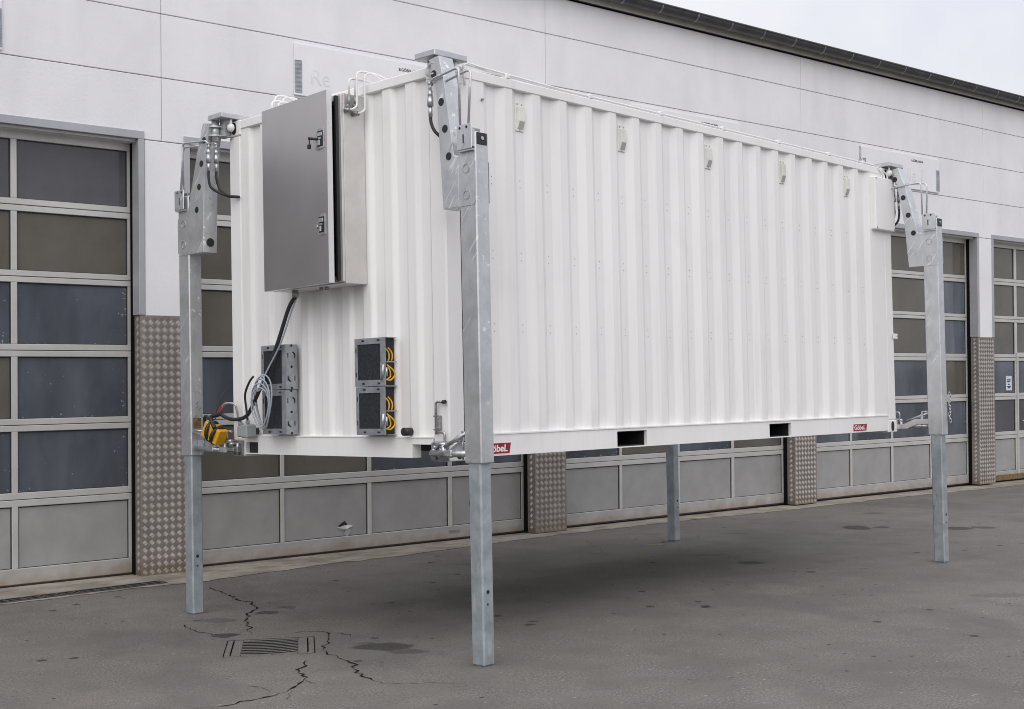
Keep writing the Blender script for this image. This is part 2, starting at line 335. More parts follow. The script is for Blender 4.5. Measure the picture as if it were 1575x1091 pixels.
def empty(name, loc=(0, 0, 0)):
    o = bpy.data.objects.new(name, None); o.empty_display_size = .2; o.location = loc; col.objects.link(o); return o
def tag(o, label=None, cat=None, group=None, kind=None):
    if label: o['label'] = label
    if cat: o['category'] = cat
    if group: o['group'] = group
    if kind: o['kind'] = kind
    return o
def spline(pts, n=6):
    P = [Vector(p) for p in pts]; P = [P[0]] + P + [P[-1]]; o = []
    for i in range(1, len(P) - 2):
        for k in range(n):
            t = k / n; a, b, c, d = P[i - 1], P[i], P[i + 1], P[i + 2]
            o.append(.5 * ((2 * b) + (c - a) * t + (2 * a - 5 * b + 4 * c - d) * t * t + (3 * b - a - 3 * c + d) * t ** 3))
    o.append(P[-2]); return o
def bend(pts, r, n=5):
    """polyline with rounded corners"""
    P = [Vector(p) for p in pts]; o = [P[0]]
    for i in range(1, len(P) - 1):
        a = (P[i - 1] - P[i]); b = (P[i + 1] - P[i]); k = min(r, a.length * .48, b.length * .48)
        p0 = P[i] + a.normalized() * k; p1 = P[i] + b.normalized() * k
        for j in range(n + 1):
            t = j / n; o.append(p0 * (1 - t) ** 2 + P[i] * 2 * t * (1 - t) + p1 * t * t)
    o.append(P[-1]); return o
def text_obj(name, body, size, mat, M, parent, extrude=0.0015, offset=0.0, shear=0.0, space=1.0, sxy=(1, 1)):
    cu = bpy.data.curves.new('t', 'FONT'); cu.body = body; cu.size = size; cu.extrude = extrude; cu.offset = offset; cu.shear = shear; cu.space_character = space
    to = bpy.data.objects.new('t', cu); col.objects.link(to)
    dg = bpy.context.evaluated_depsgraph_get(); me = bpy.data.meshes.new_from_object(to.evaluated_get(dg))
    bpy.data.objects.remove(to); bpy.data.curves.remove(cu)
    me.materials.clear(); me.materials.append(MAT[mat])
    for v in me.vertices: v.co = M @ Vector((v.co.x * sxy[0], v.co.y * sxy[1], v.co.z))
    me.name = name
    o = bpy.data.objects.new(name, me); col.objects.link(o); o.parent = parent
    return o

GZ = -1.25
# ------------------------------------------------------------------ ground
g = MB(); n = 40
xs = [-300, -60, -20] + [-12 + 1.0 * i for i in range(0, 40)] + [60, 300]
ys = [-300, -60, -20] + [-14 + 1.0 * i for i in range(0, 32)] + [60, 300]
for y in ys:
    for x in xs: g.v.append((x, y, GZ))
nx = len(xs)
for j in range(len(ys) - 1):
    for i in range(nx - 1): g.f.append((j * nx + i, j * nx + i + 1, (j + 1) * nx + i + 1, (j + 1) * nx + i)); g.sm.append(False)
ground = tag(g.build('ground', 'asphalt'), 'worn grey asphalt yard', None, None, 'structure')

def crack(pts, wd, seed):
    random.seed(seed); P = [Vector((x, y, 0)) for x, y in pts]; Q = []
    for a, b in zip(P[:-1], P[1:]):
        k = max(2, int((b - a).length / .045)); nrm = Vector((-(b - a).y, (b - a).x, 0)).normalized()
        for j in range(k): Q.append(a.lerp(b, j / k) + nrm * random.gauss(0, .014))
    Q.append(P[-1]); mb = MB(); vs = []
    for i, p in enumerate(Q):
        t = (Q[min(i + 1, len(Q) - 1)] - Q[max(i - 1, 0)]).normalized(); nn = Vector((-t.y, t.x, 0))
        e = min(1, i / 3, (len(Q) - 1 - i) / 3); ww = wd * .8 * (random.random() ** 1.5 * 1.3 + .12) * (.15 + .85 * e)
        vs += [(p.x + nn.x * ww, p.y + nn.y * ww, GZ + .003), (p.x - nn.x * ww, p.y - nn.y * ww, GZ + .003)]
    mb.add(vs, [(2 * i, 2 * i + 1, 2 * i + 3, 2 * i + 2) for i in range(len(Q) - 1)])
    mb.build('crack', 'crack_dark', ground)
crack([(.855, 4.145), (.686, 3.581), (.529, 3.183), (.554, 3.032), (.432, 2.801), (.386, 2.699), (.192, 2.538), (.018, 2.321), (-.169, 2.009), (-.333, 1.748)], .011, 1)
crack([(.554, 3.032), (.62, 2.86), (.60, 2.72)], .006, 2)
crack([(-.333, 1.748), (-.483, 1.859), (-.511, 2.108), (-.479, 2.373), (-.377, 2.654)], .005, 3)
crack([(-.206, 1.58), (-.026, 1.514), (.059, 1.36), (-.029, 1.225), (-.221, 1.039), (-.414, .806), (-.452, .609), (-.537, .352), (-.70, .122), (-.742, -.032), (-.80, -.25)], .009, 4)
crack([(.059, 1.36), (.10, 1.20), (.08, 1.05)], .006, 5)
crack([(-.62, .66), (-.713, .609), (-.896, .432), (-1.014, .225), (-1.037, .057)], .011, 6)
crack([(-1.014, .225), (-1.185, .079), (-1.388, .019), (-1.545, .013), (-1.70, .02), (-1.9, .09)], .012, 7)
crack([(-1.33, .03), (-1.30, .25), (-1.38, .45)], .004, 8)
crack([(-1.25, .06), (-1.38, -.12), (-1.42, -.2)], .004, 18)
crack([(-.414, .806), (-.637, .917)], .006, 9)
crack([(5.82, 3.889), (5.063, 3.028), (4.7, 2.6)], .003, 10)
crack([(-.377, 2.654), (-.28, 2.52)], .006, 11)
crack([(-.85, -.2), (-.62, -.45), (-.5, -.6)], .004, 12)
crack([(-.2, .95), (-.02, .80), (.05, .6)], .004, 13)
mk = MB(); mk.add([(5.70, 2.84, GZ + .004), (5.735, 2.66, GZ + .004), (5.76, 2.67, GZ + .004), (5.73, 2.85, GZ + .004)], [(0, 1, 2, 3)]); mk.build('paint_mark', 'paint_mark', ground)

# ------------------------------------------------------------------ workshop building (own frame: s along the wall, d into the building, z up)
FU = Vector((0.993368, -0.114969, 0.00166)); FV = Vector((-0.00406, -0.020645, 0.999779)); FN = Vector((0.11491, 0.993154, 0.020975)); FO = Vector((0, 5.340191, GZ))
FM = Matrix.Identity(4)
for i in range(3): FM[i][0] = FU[i]; FM[i][1] = FN[i]; FM[i][2] = FV[i]
FM.translation = FO
bld = empty('workshop_building'); bld.matrix_world = FM
tag(bld, 'long white workshop hall with glazed sectional doors and dark roof gutter', 'building')
BW = 5.0282; J0 = 1.0723; P0, PW = 0.846, 0.507
K0, K1 = -3, 6                      # piers
ZR = [4.247, 4.875, 5.506, 6.143, 6.62]
gap = .004
for k in range(K0, K1):
    for i in range(4):
        b = MB(); s0, s1 = J0 + BW * k + .003, J0 + BW * (k + 1) - .003
        b.box(s0, s1, 0, .06, ZR[i] + (gap if i else .004), ZR[i + 1] - (gap if i < 3 else 0), bev=.004); b.build('wall_panel', 'facade_white', bld)
bk = MB(); bk.box(J0 + BW * K0, J0 + BW * K1, .062, .36, ZR[0] - .02, ZR[-1]); bk.build('backing_wall', 'facade_white', bld)
# piers with checker plate shoes
for k in range(K0, K1 + 1):
    o = BW * k
    b = MB(); b.box(P0 + .05 + o, P0 + PW - .045 + o, 0, .42, 0, ZR[0] - gap, bev=.004); pier = b.build('pier', 'facade_white', bld)
    b = MB(); b.box(P0 + o - .004, P0 + PW + o + .004, -.006, .14, 0, 2.535, bev=.003); pl = b.build('checker_plate', 'checker', bld)
    if -1 <= k <= 4:
        q = MB(); c = .0505; r2 = math.sqrt(.5)
        def pads(u0, u1, z0, z1, place):
            for i in range(-60, 90):
                for j in range(-60, 90):
                    cu, cz = (i + j) * c * r2, (j - i) * c * r2
                    if not (u0 + .02 < cu < u1 - .02 and z0 + .02 < cz < z1 - .02): continue
                    par = (i + j * 1) % 2
                    # cells alternate their bar direction along the 45 degree lattice
                    dirn = (r2, r2) if (i % 2) ^ (j % 2) else (r2, -r2); nrm = (-dirn[1], dirn[0])
                    for t in (-2, -1, 0, 1, 2):
                        bx, bz = cu + nrm[0] * t * .0092, cz + nrm[1] * t * .0092; L, wd, hh = .0205, .0030, .0028
                        e = []
                        for (a, w_) in ((-L, 0), (-L * .7, -wd), (L * .7, -wd), (L, 0), (L * .7, wd), (-L * .7, wd)):
                            e.append(place(bx + dirn[0] * a + nrm[0] * w_, bz + dirn[1] * a + nrm[1] * w_, 0))
                        e.append(place(bx - dirn[0] * L * .65, bz - dirn[1] * L * .65, hh)); e.append(place(bx + dirn[0] * L * .65, bz + dirn[1] * L * .65, hh))
                        q.add(e, [(0, 1, 6), (1, 2, 7, 6), (2, 3, 7), (3, 4, 7), (4, 5, 6, 7), (5, 0, 6)])
        pads(0, PW + .008, 0, 2.535, lambda u, z, h: (P0 + o - .004 + u, -.0061 - h, z))
        pads(0, .145, 0, 2.535, lambda u, z, h: (P0 + o - .0041 - h, .138 - u, z))
        st = q.build('tread_bars', 'checker_bar', pl); st['kind'] = 'stuff'
# door openings
GR = [(3.601, 4.152), (2.933, 3.484), (2.248, 2.822), (1.551, 2.13), (.867, 1.434), (.166, .738)]   # pane rows, top down
D = .2
pane_cache = {}
PAT = {-1: ['ssss', 'nnnn', 'bbbb', 'bnnb', 'bbbb'], 0: ['nnnn', 'nnnn', 'nnbn', 'bnbn', 'nnbb'], 1: ['nnnn', 'bnnb', 'nbnb', 'bnnb', 'bnbn'],
       2: ['nnnn', 'nnnb', 'nnnb', 'bbbn', 'bbbb'], 3: ['nnnn', 'nnnn', 'nnnn', 'bbbn', 'ssbb'], -2: ['ssss', 'nbnn', 'bbbb', 'nbbn', 'bbnb'], 4: ['nnnn', 'nnbn', 'nnnn', 'bnbn', 'nbbb'], 5: ['nnnn', 'nnbn', 'nnnn', 'bnbn', 'nbbb'], -3: ['nnnn', 'nnbn', 'nnnn', 'bnbn', 'nbbb']}
for k in range(K0, K1):
    o = BW * k; a0, a1 = P0 + PW + o, P0 + BW + o      # opening edges
    fr = MB()
    fr.box(a0 - .05, a0 + .012, -.012, .14, 2.536, ZR[0] - .002); fr.box(a1 - .019, a1 + .043, -.012, .14, 2.536, ZR[0] - .002)
    fr.box(a0 - .05, a1 + .043, -.012, .17, ZR[0], ZR[0] + .078)
    fr.build('door_frame', 'door_frame', bld, .004)
    for q0, q1 in ((a1 - .016, a1 + .04), (a0 - .045, a0 + .010)):
        gp = MB(); gp.box(q0, q1, .1405, .27, .01, ZR[0]); gp.build('shadow_strip', 'void', bld)
    sh = MB(); sh.box(a0 - .02, a1 + .02, .26, .40, -.02, ZR[0] + .06); sh.build('interior_shade', 'flat_black', bld)  # black sheet added for the unlit interior behind the door
    cols = [(1.419 + o, 2.484 + o), (2.531 + o, 3.584 + o), (3.636 + o, 4.707 + o), (4.764 + o, 5.832 + o)]
    if k == 3: cols = [(1.43 + o, 2.42 + o), (2.50 + o, 3.50 + o), (3.57 + o, 4.70 + o), (4.76 + o, 5.832 + o)]
    L0, L1 = 1.36 + o, 5.892 + o
    dr = MB()
    zs = [4.235] + [(GR[i][0] + GR[i + 1][1]) / 2 for i in range(5)] + [0.02]
    for i in range(6):
        top, bot = GR[i][1], GR[i][0]
        dr.box(L0, L1, D, D + .05, top, zs[i] - (.003 if i else 0), bev=.004)                 # upper rail of the section
        if i < 5: dr.box(L0, L1, D, D + .05, zs[i + 1] + .003, bot, bev=.004)                # lower rail
        dr.box(L0, cols[0][0], D + .001, D + .05, bot, top); dr.box(cols[3][1], L1, D + .001, D + .05, bot, top)
        for c in range(3): dr.box(cols[c][1], cols[c + 1][0], D + .001, D + .05, bot, top, bev=.004)
    door = dr.build('sectional_door', 'door_rail', bld)
    bb = MB(); bb.box(L0, L1, D - .001, D + .05, .02, GR[5][0], bev=.006); bb.build('bottom_rail', 'door_bottom', door)
    if k in (-1, 0, 1, 2, 3):
        gk = MB()
        for i in range(6):
            for c0, c1 in cols:
                z0, z1 = GR[i]; t = .010
                gk.box(c0, c1, D + .016, D + .024, z1 - t, z1); gk.box(c0, c1, D + .016, D + .024, z0, z0 + t * .6)
                gk.box(c0, c0 + t * .7, D + .016, D + .024, z0 + t * .6, z1 - t); gk.box(c1 - t, c1, D + .016, D + .024, z0 + t * .6, z1 - t)
        gk.build('gasket', 'rubber', door)
    ss = MB(); ss.box(L0, L1, D + .005, D + .04, .004, .02); ss.build('rubber_seal', 'rubber', door)
    for i in range(6):
        for c, (c0, c1) in enumerate(cols):
            z0, z1 = GR[i]
            mat = 'door_panel' if i == 5 else {'n': 'pane_brown', 'b': 'pane_blue', 's': 'pane_slate'}[PAT[k][i][c]]
            nm = 'panel' if i == 5 else 'pane'
            key = (round(c1 - c0, 3), round(z1 - z0, 3), mat)
            p = MB(); p.box(c0 - .004, c1 + .004, D + .022 + (0 if i == 5 else .003), D + .034, z0 - .004, z1 + .004); p.build(nm, mat, door)
    if k == 0:
        h = MB(); h.box(4.72, 4.86, D - .006, D - .001, .085, .115); h.build('bottom_handle', 'steel_dull', door)
        t = MB(); y0 = D + .012; cx, cz = 3.30, .245
        t.add([(cx - .12, y0 + .009, cz + .02), (cx - .02, y0 + .002, cz + .05), (cx + .10, y0 + .009, cz + .03), (cx + .0, y0 - .02, cz + .0), (cx - .03, y0 + .009, cz - .02)], [(0, 1, 3, 4), (1, 2, 3)])
        t.add([(cx, y0 + .0, cz + .01), (cx + .06, y0 - .012, cz - .01), (cx + .02, y0 + .004, cz - .10), (cx - .02, y0 + .006, cz - .05)], [(0, 1, 2, 3)])
        t.build('torn_flap', 'torn_metal', door)
        t = MB(); t.add([(cx - .10, y0 + .004, cz + .035), (cx - .02, y0 - .004, cz + .09), (cx + .02, y0 - .003, cz + .05), (cx - .02, y0 + .001, cz + .02)], [(0, 1, 2, 3)]); t.build('torn_hole', 'flat_black', door)
        t = MB(); t.tube([(5.06 + .025 * math.cos(a_), D + .017, .42 + .055 * math.sin(a_)) for a_ in [R(60 + 12 * i_) for i_ in range(20)]], .006, 6); t.build('pull_recess', 'rubber', door)
    if k == 3:
        f = MB(); f.box(2.455 + o, 2.50 + o, D - .02, D, .1, 2.28); f.box(2.50 + o, 3.54 + o, D - .02, D, 2.20, 2.28); f.box(3.50 + o, 3.54 + o, D - .02, D, .1, 2.20); wd_ = f.build('wicket_door_frame', 'door_rail', door)
        f = MB(); f.tube(bend([(2.58 + o, D, 1.05), (2.58 + o, D - .06, 1.05), (2.71 + o, D - .06, 1.05)], .02), .011); f.build('handle', 'zinc', door)
        f = MB(); f.box(2.12 + o, 2.31 + o, D + .010, D + .0205, 1.60, 1.86); f.build('notice', 'paper', door)
        f = MB()
        for z_, a_, b_ in ((1.78, 1.82, 1.94), (1.75, 1.82, 1.93), (1.70, 1.85, 1.91), (1.66, 1.82, 1.94), (1.64, 1.84, 1.92)): f.box(a_ + .33 + o, b_ + .33 + o, D + .007, D + .009, z_, z_ + .02)
        f.build('notice_print', 'ink', door)
        f = MB(); f.box(L0, L1, D - .02, D - .002, .005, .10); f.build('threshold', 'rust_patch', door)
# eaves
e = MB(); e.box(J0 + BW * K0, J0 + BW * K1, -.056, .06, ZR[-1] + .016, ZR[-1] + .09); e.build('shadow_gap', 'flat_black', bld)
e = MB(); e.box(J0 + BW * K0, J0 + BW * K1, -.072, -.057, ZR[-1] + .010, ZR[-1] + .20); e.build('fascia_board', 'fascia_beige', bld)
gz, gd, gr = ZR[-1] + .150, -.168, .093
e = MB(); prof = []
for i in range(15):
    a = math.pi + math.pi * i / 14; prof.append((gd + gr * math.cos(a), gz + gr * math.sin(a)))
inn = [(gd + (gr - .004) * math.cos(math.pi + math.pi * i / 14), gz + (gr - .004) * math.sin(math.pi + math.pi * i / 14)) for i in range(15)]
e.prism(prof + inn[::-1], 'x', J0 + BW * K0, J0 + BW * K1); e.tube([(J0 + BW * K0, gd - gr - .004, gz), (J0 + BW * K1, gd - gr - .004, gz)], .011, 8)
gut = e.build('gutter', 'gutter_metal', bld)
s = 7.237 - .692 * 30; bm = None
while s < J0 + BW * K1:
    if s > J0 + BW * K0 + .1:
        if bm is None:
            q = MB(); rr = gr + .004
            po = [(gd + rr * math.cos(math.pi + math.pi * i / 12), gz + rr * math.sin(math.pi + math.pi * i / 12)) for i in range(13)]
            pi_ = [(gd + gr * math.cos(math.pi + math.pi * i / 12), gz + gr * math.sin(math.pi + math.pi * i / 12)) for i in range(13)]
            q.prism(po + pi_[::-1], 'x', -.012, .012); b0 = q.build('gutter_bracket', 'steel_dull', gut); bm = b0.data; b0.location = (s, 0, 0)
        else: link_mesh('gutter_bracket', bm, gut, (s, 0, 0))
    s += .692
rf = MB(); rf.prism([(-.13, ZR[-1] + .205), (9.0, ZR[-1] + .205 + .75), (9.0, ZR[-1] + .22 + .75), (-.13, ZR[-1] + .222)], 'x', J0 + BW * K0, J0 + BW * K1); rf.build('roof', 'roof_metal', bld)
bk = MB(); bk.box(J0 + BW * K0, J0 + BW * K1, 8.6, 9.0, 0, ZR[-1] + .9); bk.box(J0 + BW * K0, J0 + BW * K0 + .2, .4, 8.6, 0, ZR[-1] + .2); bk.box(J0 + BW * K1 - .2, J0 + BW * K1, .4, 8.6, 0, ZR[-1] + .2); bk.build('rear_wall', 'facade_white', bld)

# sign boards on the wall
names = {-1: ('white sign board cut off at the upper left edge of the wall', None), 0: ('white sign board above the cabinet with faint lettering and ribbed metal strip', 'Re'),
         1: ('white sign board half hidden behind the container roof edge', None), 2: ('white sign board by the right leg with faint hall number', 'Halle 1')}
for k, (lab, big) in names.items():
    r_ = empty('sign_board'); r_.matrix_world = FM @ Matrix.Translation((BW * k - (.13 if k == -1 else 0), 0, 0)); tag(r_, lab, 'sign', 'sign boards above the doors')
    b = MB(); b.box(2.552, 4.69, -.026, -.002, 4.905, 5.452, bev=.003); b.build('board', 'sign_white', r_)
    for s0 in (2.552, 4.60):
        q = MB(); q.box(s0, s0 + .09, -.031, -.027, 4.93, 5.275, bev=.001)
        strip = q.build('metal_strip', 'sheet_zinc', r_)
        q = MB()
        for i in range(24):
            z = 4.945 + .0137 * i; q.add([(s0 + .01, -.0312, z), (s0 + .08, -.0312, z + .012), (s0 + .08, -.034, z + .016), (s0 + .01, -.034, z + .004), (s0 + .08, -.0312, z + .020), (s0 + .01, -.0312, z + .008)], [(0, 1, 2, 3), (3, 2, 4, 5)])
        q.build('ribs', 'sheet_zinc', strip)
    Mt = Matrix.Translation((3.885, -.0275, 5.352)) @ Matrix.Rotation(R(90), 4, 'X')
    text_obj('lettering', 'B.GÖBEL+SOHN', .046, 'ink', Mt, r_, .001, .0008)
    if big:
        Mt = Matrix.Translation((2.74 if big == 'Re' else 3.40, -.0275, 5.045 if big == 'Re' else 5.03)) @ Matrix.Rotation(R(90), 4, 'X')
        text_obj('large_lettering', big, .24 if big == 'Re' else .30, 'sign_ghost', Mt, r_, .001)

# concrete strip along the wall foot
random.seed(3)
edge = [(-14, -.75), (-.8, -.78), (1.22, -.74), (2.38, -.60), (4.27, -.48), (5.42, -.32), (7.8, -.24), (10.2, -.34), (13.1, -.27), (15.7, -.42), (31, -.4)]
def edge_at(s):
    for (a, p), (b, q) in zip(edge[:-1], edge[1:]):
        if a <= s <= b: return p + (q - p) * (s - a) / (b - a)
st = MB(); prev = None; s = -13.9
while s < 31:
    d0 = edge_at(s) + random.gauss(0, .018) + .05 * noise.noise(Vector((s * 1.3, 0, 0)))
    A_ = FO + FU * s + FN * d0; B_ = FO + FU * s + FN * .42
    st.v += [(A_.x, A_.y, GZ + .004), (B_.x, B_.y, GZ + .006)]
    k = len(st.v)
    if k >= 4: st.f.append((k - 4, k - 2, k - 1, k - 3)); st.sm.append(False)
    s += .09
tag(st.build('concrete_strip', 'concrete'), 'stained tan concrete strip along the foot of the wall', None, None, 'structure')

# channel drain by the left door
cd = empty('channel_drain'); dp_ = FO + FU * .80 + FN * -.55; cd.matrix_world = Matrix.Translation((dp_.x, dp_.y, GZ + .010)) @ Matrix.Rotation(math.atan2(FU.y, FU.x) + R(3.5) , 4, 'Z')
tag(cd, 'narrow slotted drain channel in the ground before the left door', 'drain')
b = MB(); b.box(-4.2, 0, -.075, .075, -.004, -.001); b.build('channel', 'void', cd)
b = MB(); b.box(-4.2, 0, -.085, -.070, -.003, .004); b.box(-4.2, 0, .070, .085, -.003, .004); b.box(0, .012, -.085, .085, -.003, .004); b.build('edge_frame', 'cast_iron', cd)
for i in range(5):
    b = MB(); x1 = -.01 - i * .82; b.box(x1 - .80, x1, -.008, .010, -.0008, .003)
    for j in range(6): b.box(x1 - .79 + j * .155, x1 - .775 + j * .155, -.068, .068, -.0008, .002)
    b.build('grating', 'cast_iron', cd)

# gully grate
gg = empty('gully_grate'); gg.matrix_world = Matrix.Translation((-.535, 1.235, GZ)) @ Matrix.Rotation(R(-37), 4, 'Z') @ Matrix.Diagonal((.98, 1.0, 1, 1))
tag(gg, 'dished cast iron gully grate set in cracked asphalt', 'drain grate')
b = MB(); b.box(-.19, .19, -.28, .26, .001, .0030); b.build('sump', 'void', gg)
b = MB()
for a0, a1, c0, c1 in ((-.30, -.255, -.29, .29), (.255, .30, -.29, .29), (-.255, -.19, -.29, .29), (.19, .255, -.29, .29), (-.19, .19, -.29, -.25), (-.19, .19, .25, .29)):
    b.box(a0 + .003, a1 - .003, c0, c1, 0, .004)
b.build('frame', 'asphalt', gg)
b = MB(); b.box(-.262, -.252, -.25, .25, .001, .0055); b.box(.252, .262, -.25, .25, .001, .0055); b.box(-.305, -.300, -.29, .29, .001, .0045); b.box(.300, .305, -.29, .29, .001, .0045); b.box(-.30, .30, .290, .300, .001, .0045); b.build('frame_gap', 'void', gg)
for i in range(9):
    y0 = -.245 + i * .058; b = MB(); vs = []
    for j in range(13):
        u = -.19 + .38 * j / 12; sag = -.03 * (1 - (u / .19) ** 2)
        for yy in (y0 + sag, y0 + .020 + sag): vs.append((u, yy, .0048))
    b.add(vs, [(2 * j, 2 * j + 2, 2 * j + 3, 2 * j + 1) for j in range(12)])
    b.v += [(x_, y_, .0031) for x_, y_, z_ in vs]; m_ = len(vs)
    for j in range(12): b.f += [(2 * j, m_ + 2 * j, m_ + 2 * j + 2, 2 * j + 2), (2 * j + 1, 2 * j + 3, m_ + 2 * j + 3, m_ + 2 * j + 1)]; b.sm += [False, False]
    b.build('bar', 'asphalt', gg)

# ================================================================== container (frame: x along, y across, z up; base of castings z = 0)
L, W, HC = 6.058, 2.438, 2.591
con = empty('shipping_container', (L / 2, W / 2, 0))
tag(con, 'white corrugated shipping container raised high on four galvanised legs', 'container')
def pb(mb, name, mat, root, bevel=0.0):
    o = mb.build(name, mat, root, bevel)
    base = Vector((0, 0, 0)); r_ = root
    while r_ is not None: base += r_.location; r_ = r_.parent
    o.location = -base
    return o
def pbs(mb, name, mat, root, bevel=0.0):
    """build every connected piece of mb as a part of its own"""
    par = list(range(len(mb.v)))
    def find(i):
        while par[i] != i: par[i] = par[par[i]]; i = par[i]
        return i
    for f in mb.f:
        a = find(f[0])
        for k in f[1:]: par[find(k)] = a
    groups = {}
    for f, sm in zip(mb.f, mb.sm): groups.setdefault(find(f[0]), []).append((f, sm))
    o = None
    for fs in groups.values():
        ids = sorted({i for f, _ in fs for i in f}); mp = {i: k for k, i in enumerate(ids)}
        q = MB(); q.v = [mb.v[i] for i in ids]; q.f = [tuple(mp[i] for i in f) for f, _ in fs]; q.sm = [sm for _, sm in fs]
        o = pb(q, name, mat, root, bevel)
    return o
# castings
for sx_, X in ((1, 0), (-1, L)):
    for sy_, Y in ((1, 0), (-1, W)):
        for z0 in (0, HC - .118):
            b = MB(); b.box(X, X + sx_ * .178, Y, Y + sy_ * .162, z0, z0 + .118, bev=.006); c = pb(b, 'corner_casting', 'container_white', con)
            h = MB(); zc = z0 + .059
            def oval(face):
                pts = []
                for i in range(20):
                    t = 2 * math.pi * i / 20; u = .030 * math.cos(t); v = .036 * math.sin(t) + (.012 if math.sin(t) > 0 else -.012)
                    pts.append((X - sx_ * .0015, Y + sy_ * (.081 + u), zc + v) if face == 'x' else (X + sx_ * (.089 + u), Y - sy_ * .0015, zc + v))
                h.add(pts, [tuple(range(20))])
            oval('x'); oval('y'); pbs(h, 'casting_hole', 'flat_black', c)
        b = MB(); b.box(X + sx_ * .004, X + sx_ * .15, Y + sy_ * .004, Y + sy_ * .152, .118, HC - .118, bev=.012); pb(b, 'corner_post', 'container_white', con)
# rails
for sy_, Y in ((1, 0), (-1, W)):
    b = MB(); b.box(.178, L - .178, Y + sy_ * .002, Y + sy_ * .07, HC - .072, HC - .006, bev=.005); pb(b, 'top_rail', 'container_white', con)
    b = MB(); z0, z1 = .018, .16; xs_ = [.178, 1.712, 2.068, 3.772, 4.118, L - .178]
    for x0, x1 in ((xs_[0], xs_[1]), (xs_[2], xs_[3]), (xs_[4], xs_[5])): b.box(x0, x1, Y + sy_ * .003, Y + sy_ * .03, z0, z1)
    for x0, x1 in ((xs_[1], xs_[2]), (xs_[3], xs_[4])): b.box(x0, x1, Y + sy_ * .003, Y + sy_ * .03, .140, z1); b.box(x0, x1, Y + sy_ * .003, Y + sy_ * .03, z0, z0 + .008)
    b.box(.178, L - .178, Y - sy_ * .004, Y + sy_ * .06, z1 + .0005, z1 + .010); b.box(.178, L - .178, Y + sy_ * .031, Y + sy_ * .10, z0, z0 + .008)
    rail = pb(b, 'bottom_rail', 'container_white', con)
    for x0, x1 in ((xs_[1], xs_[2]), (xs_[3], xs_[4])):
        b = MB(); t = .006; yy0, yy1 = Y + sy_ * .0305, Y + sy_ * .60
        b.box(x0, x0 + t, yy0, yy1, .027, .139); b.box(x1 - t, x1, yy0, yy1, .027, .139); b.box(x0 + t, x1 - t, yy0, yy1, .133, .139); b.box(x0 + t, x1 - t, yy0, yy1, .027, .033); b.box(x0 + t, x1 - t, yy1 - sy_ * .01, yy1, .033, .133)
        pb(b, 'fork_pocket', 'flat_black', rail)
# long walls
pitch, xr0 = .2805, .3815
def long_profile():
    p = [(.15, .008)]
    for k in range(19):
        a = xr0 + pitch * k
        p += [(a, .008), (a + .058, .039), (a + .138, .039), (a + .206, .008)]
    p += [(L - .15, .008)]
    return p
def sheet(prof, z0, z1, place):
    b = MB(); nzz = 2
    for x, d in prof:
        for z in (z0, z1): b.v.append(place(x, d, z))
    for i in range(len(prof) - 1): b.f.append((2 * i, 2 * i + 2, 2 * i + 3, 2 * i + 1)); b.sm.append(False)
    return b
for nm, f in (('side_wall', lambda x, d, z: (x, d, z)), ('side_wall', lambda x, d, z: (x, W - d, z))):
    o = pb(sheet(long_profile(), .16, HC - .07, f), nm, 'container_white', con, .016)
def end_profile():
    p = [(.15, .010)]; y = .162
    p = [(.15, .012), (.160, .012), (.172, .038)]
    y = .172
    while y < W - .40:
        p += [(y + .098, .038), (y + .122, .012), (y + .212, .012), (y + .236, .038)]; y += .258 - .022
        y = p[-1][0]
    p += [(y + .10, .038), (y + .122, .012), (W - .15, .012)]
    return p
for f in (lambda y, d, z: (d, y, z), lambda y, d, z: (L - d, y, z)):
    pb(sheet(end_profile(), .15, HC - .07, f), 'end_wall', 'container_white', con, .012)
# end rails
for sx_, X in ((1, 0), (-1, L)):
    b = MB(); b.box(X + sx_ * .002, X + sx_ * .07, .162, W - .162, HC - .072, HC - .006, bev=.005); pb(b, 'top_end_rail', 'container_white', con)
    b = MB(); x0, x1 = X + sx_ * .003, X + sx_ * .08
    for y0, y1 in ((.36, 2.105),): b.box(x0, x1, y0, y1, .018, .150)
    for y0, y1 in ((.162, .36), (2.105, W - .162)): b.box(x0, x1, y0, y1, .108, .150)
    b.box(x0, x1, .162, .176, .018, .108); b.box(x0, x1, W - .176, W - .162, .018, .108); b.box(x0, x1, 2.105, W - .176, .018, .026)
    b.box(X - sx_ * .002, X + sx_ * .05, .162, W - .162, .1505, .158)
    pb(b, 'bottom_end_rail', 'container_white', con)
    b = MB(); b.box(x0 + sx_ * .03, x0 + sx_ * .5, 2.115, W - .18, .028, .107); pb(b, 'tunnel_recess', 'flat_black', con)
b = MB(); b.box(.05, L - .05, .05, W - .05, HC - .05, HC - .03); pb(b, 'roof_sheet', 'container_white', con)
b = MB(); b.box(.082, L - .082, .105, W - .105, .135, .155)
pb(b, 'floor', 'underside', con)
cmesh = None
for i in range(19):
    x = .32 + i * .3
    if 1.65 < x < 2.12 or 3.7 < x < 4.17: continue
    b = MB(); b.box(x - .02, x + .02, .105, W - .105, .05, .134); pb(b, 'cross_member', 'underside', con)
# rivets: pairs in each corrugation trough, three rows
b = MB()
for k in range(19):
    x = xr0 + pitch * k + .092
    for zz in (1.902, 1.853, 1.398, 1.348, .905, .855):
        if k == 18 and zz > 1.8: continue
        q = [(x + .0042 * math.cos(t), .0385, zz + .0042 * math.sin(t)) for t in [math.pi * i / 3 for i in range(6)]] + [(x, .034, zz)]
        b.add(q, [(i, (i + 1) % 6, 6) for i in range(6)], True)
rv = pb(b, 'rivets', 'steel_dull', con); rv['kind'] = 'stuff'
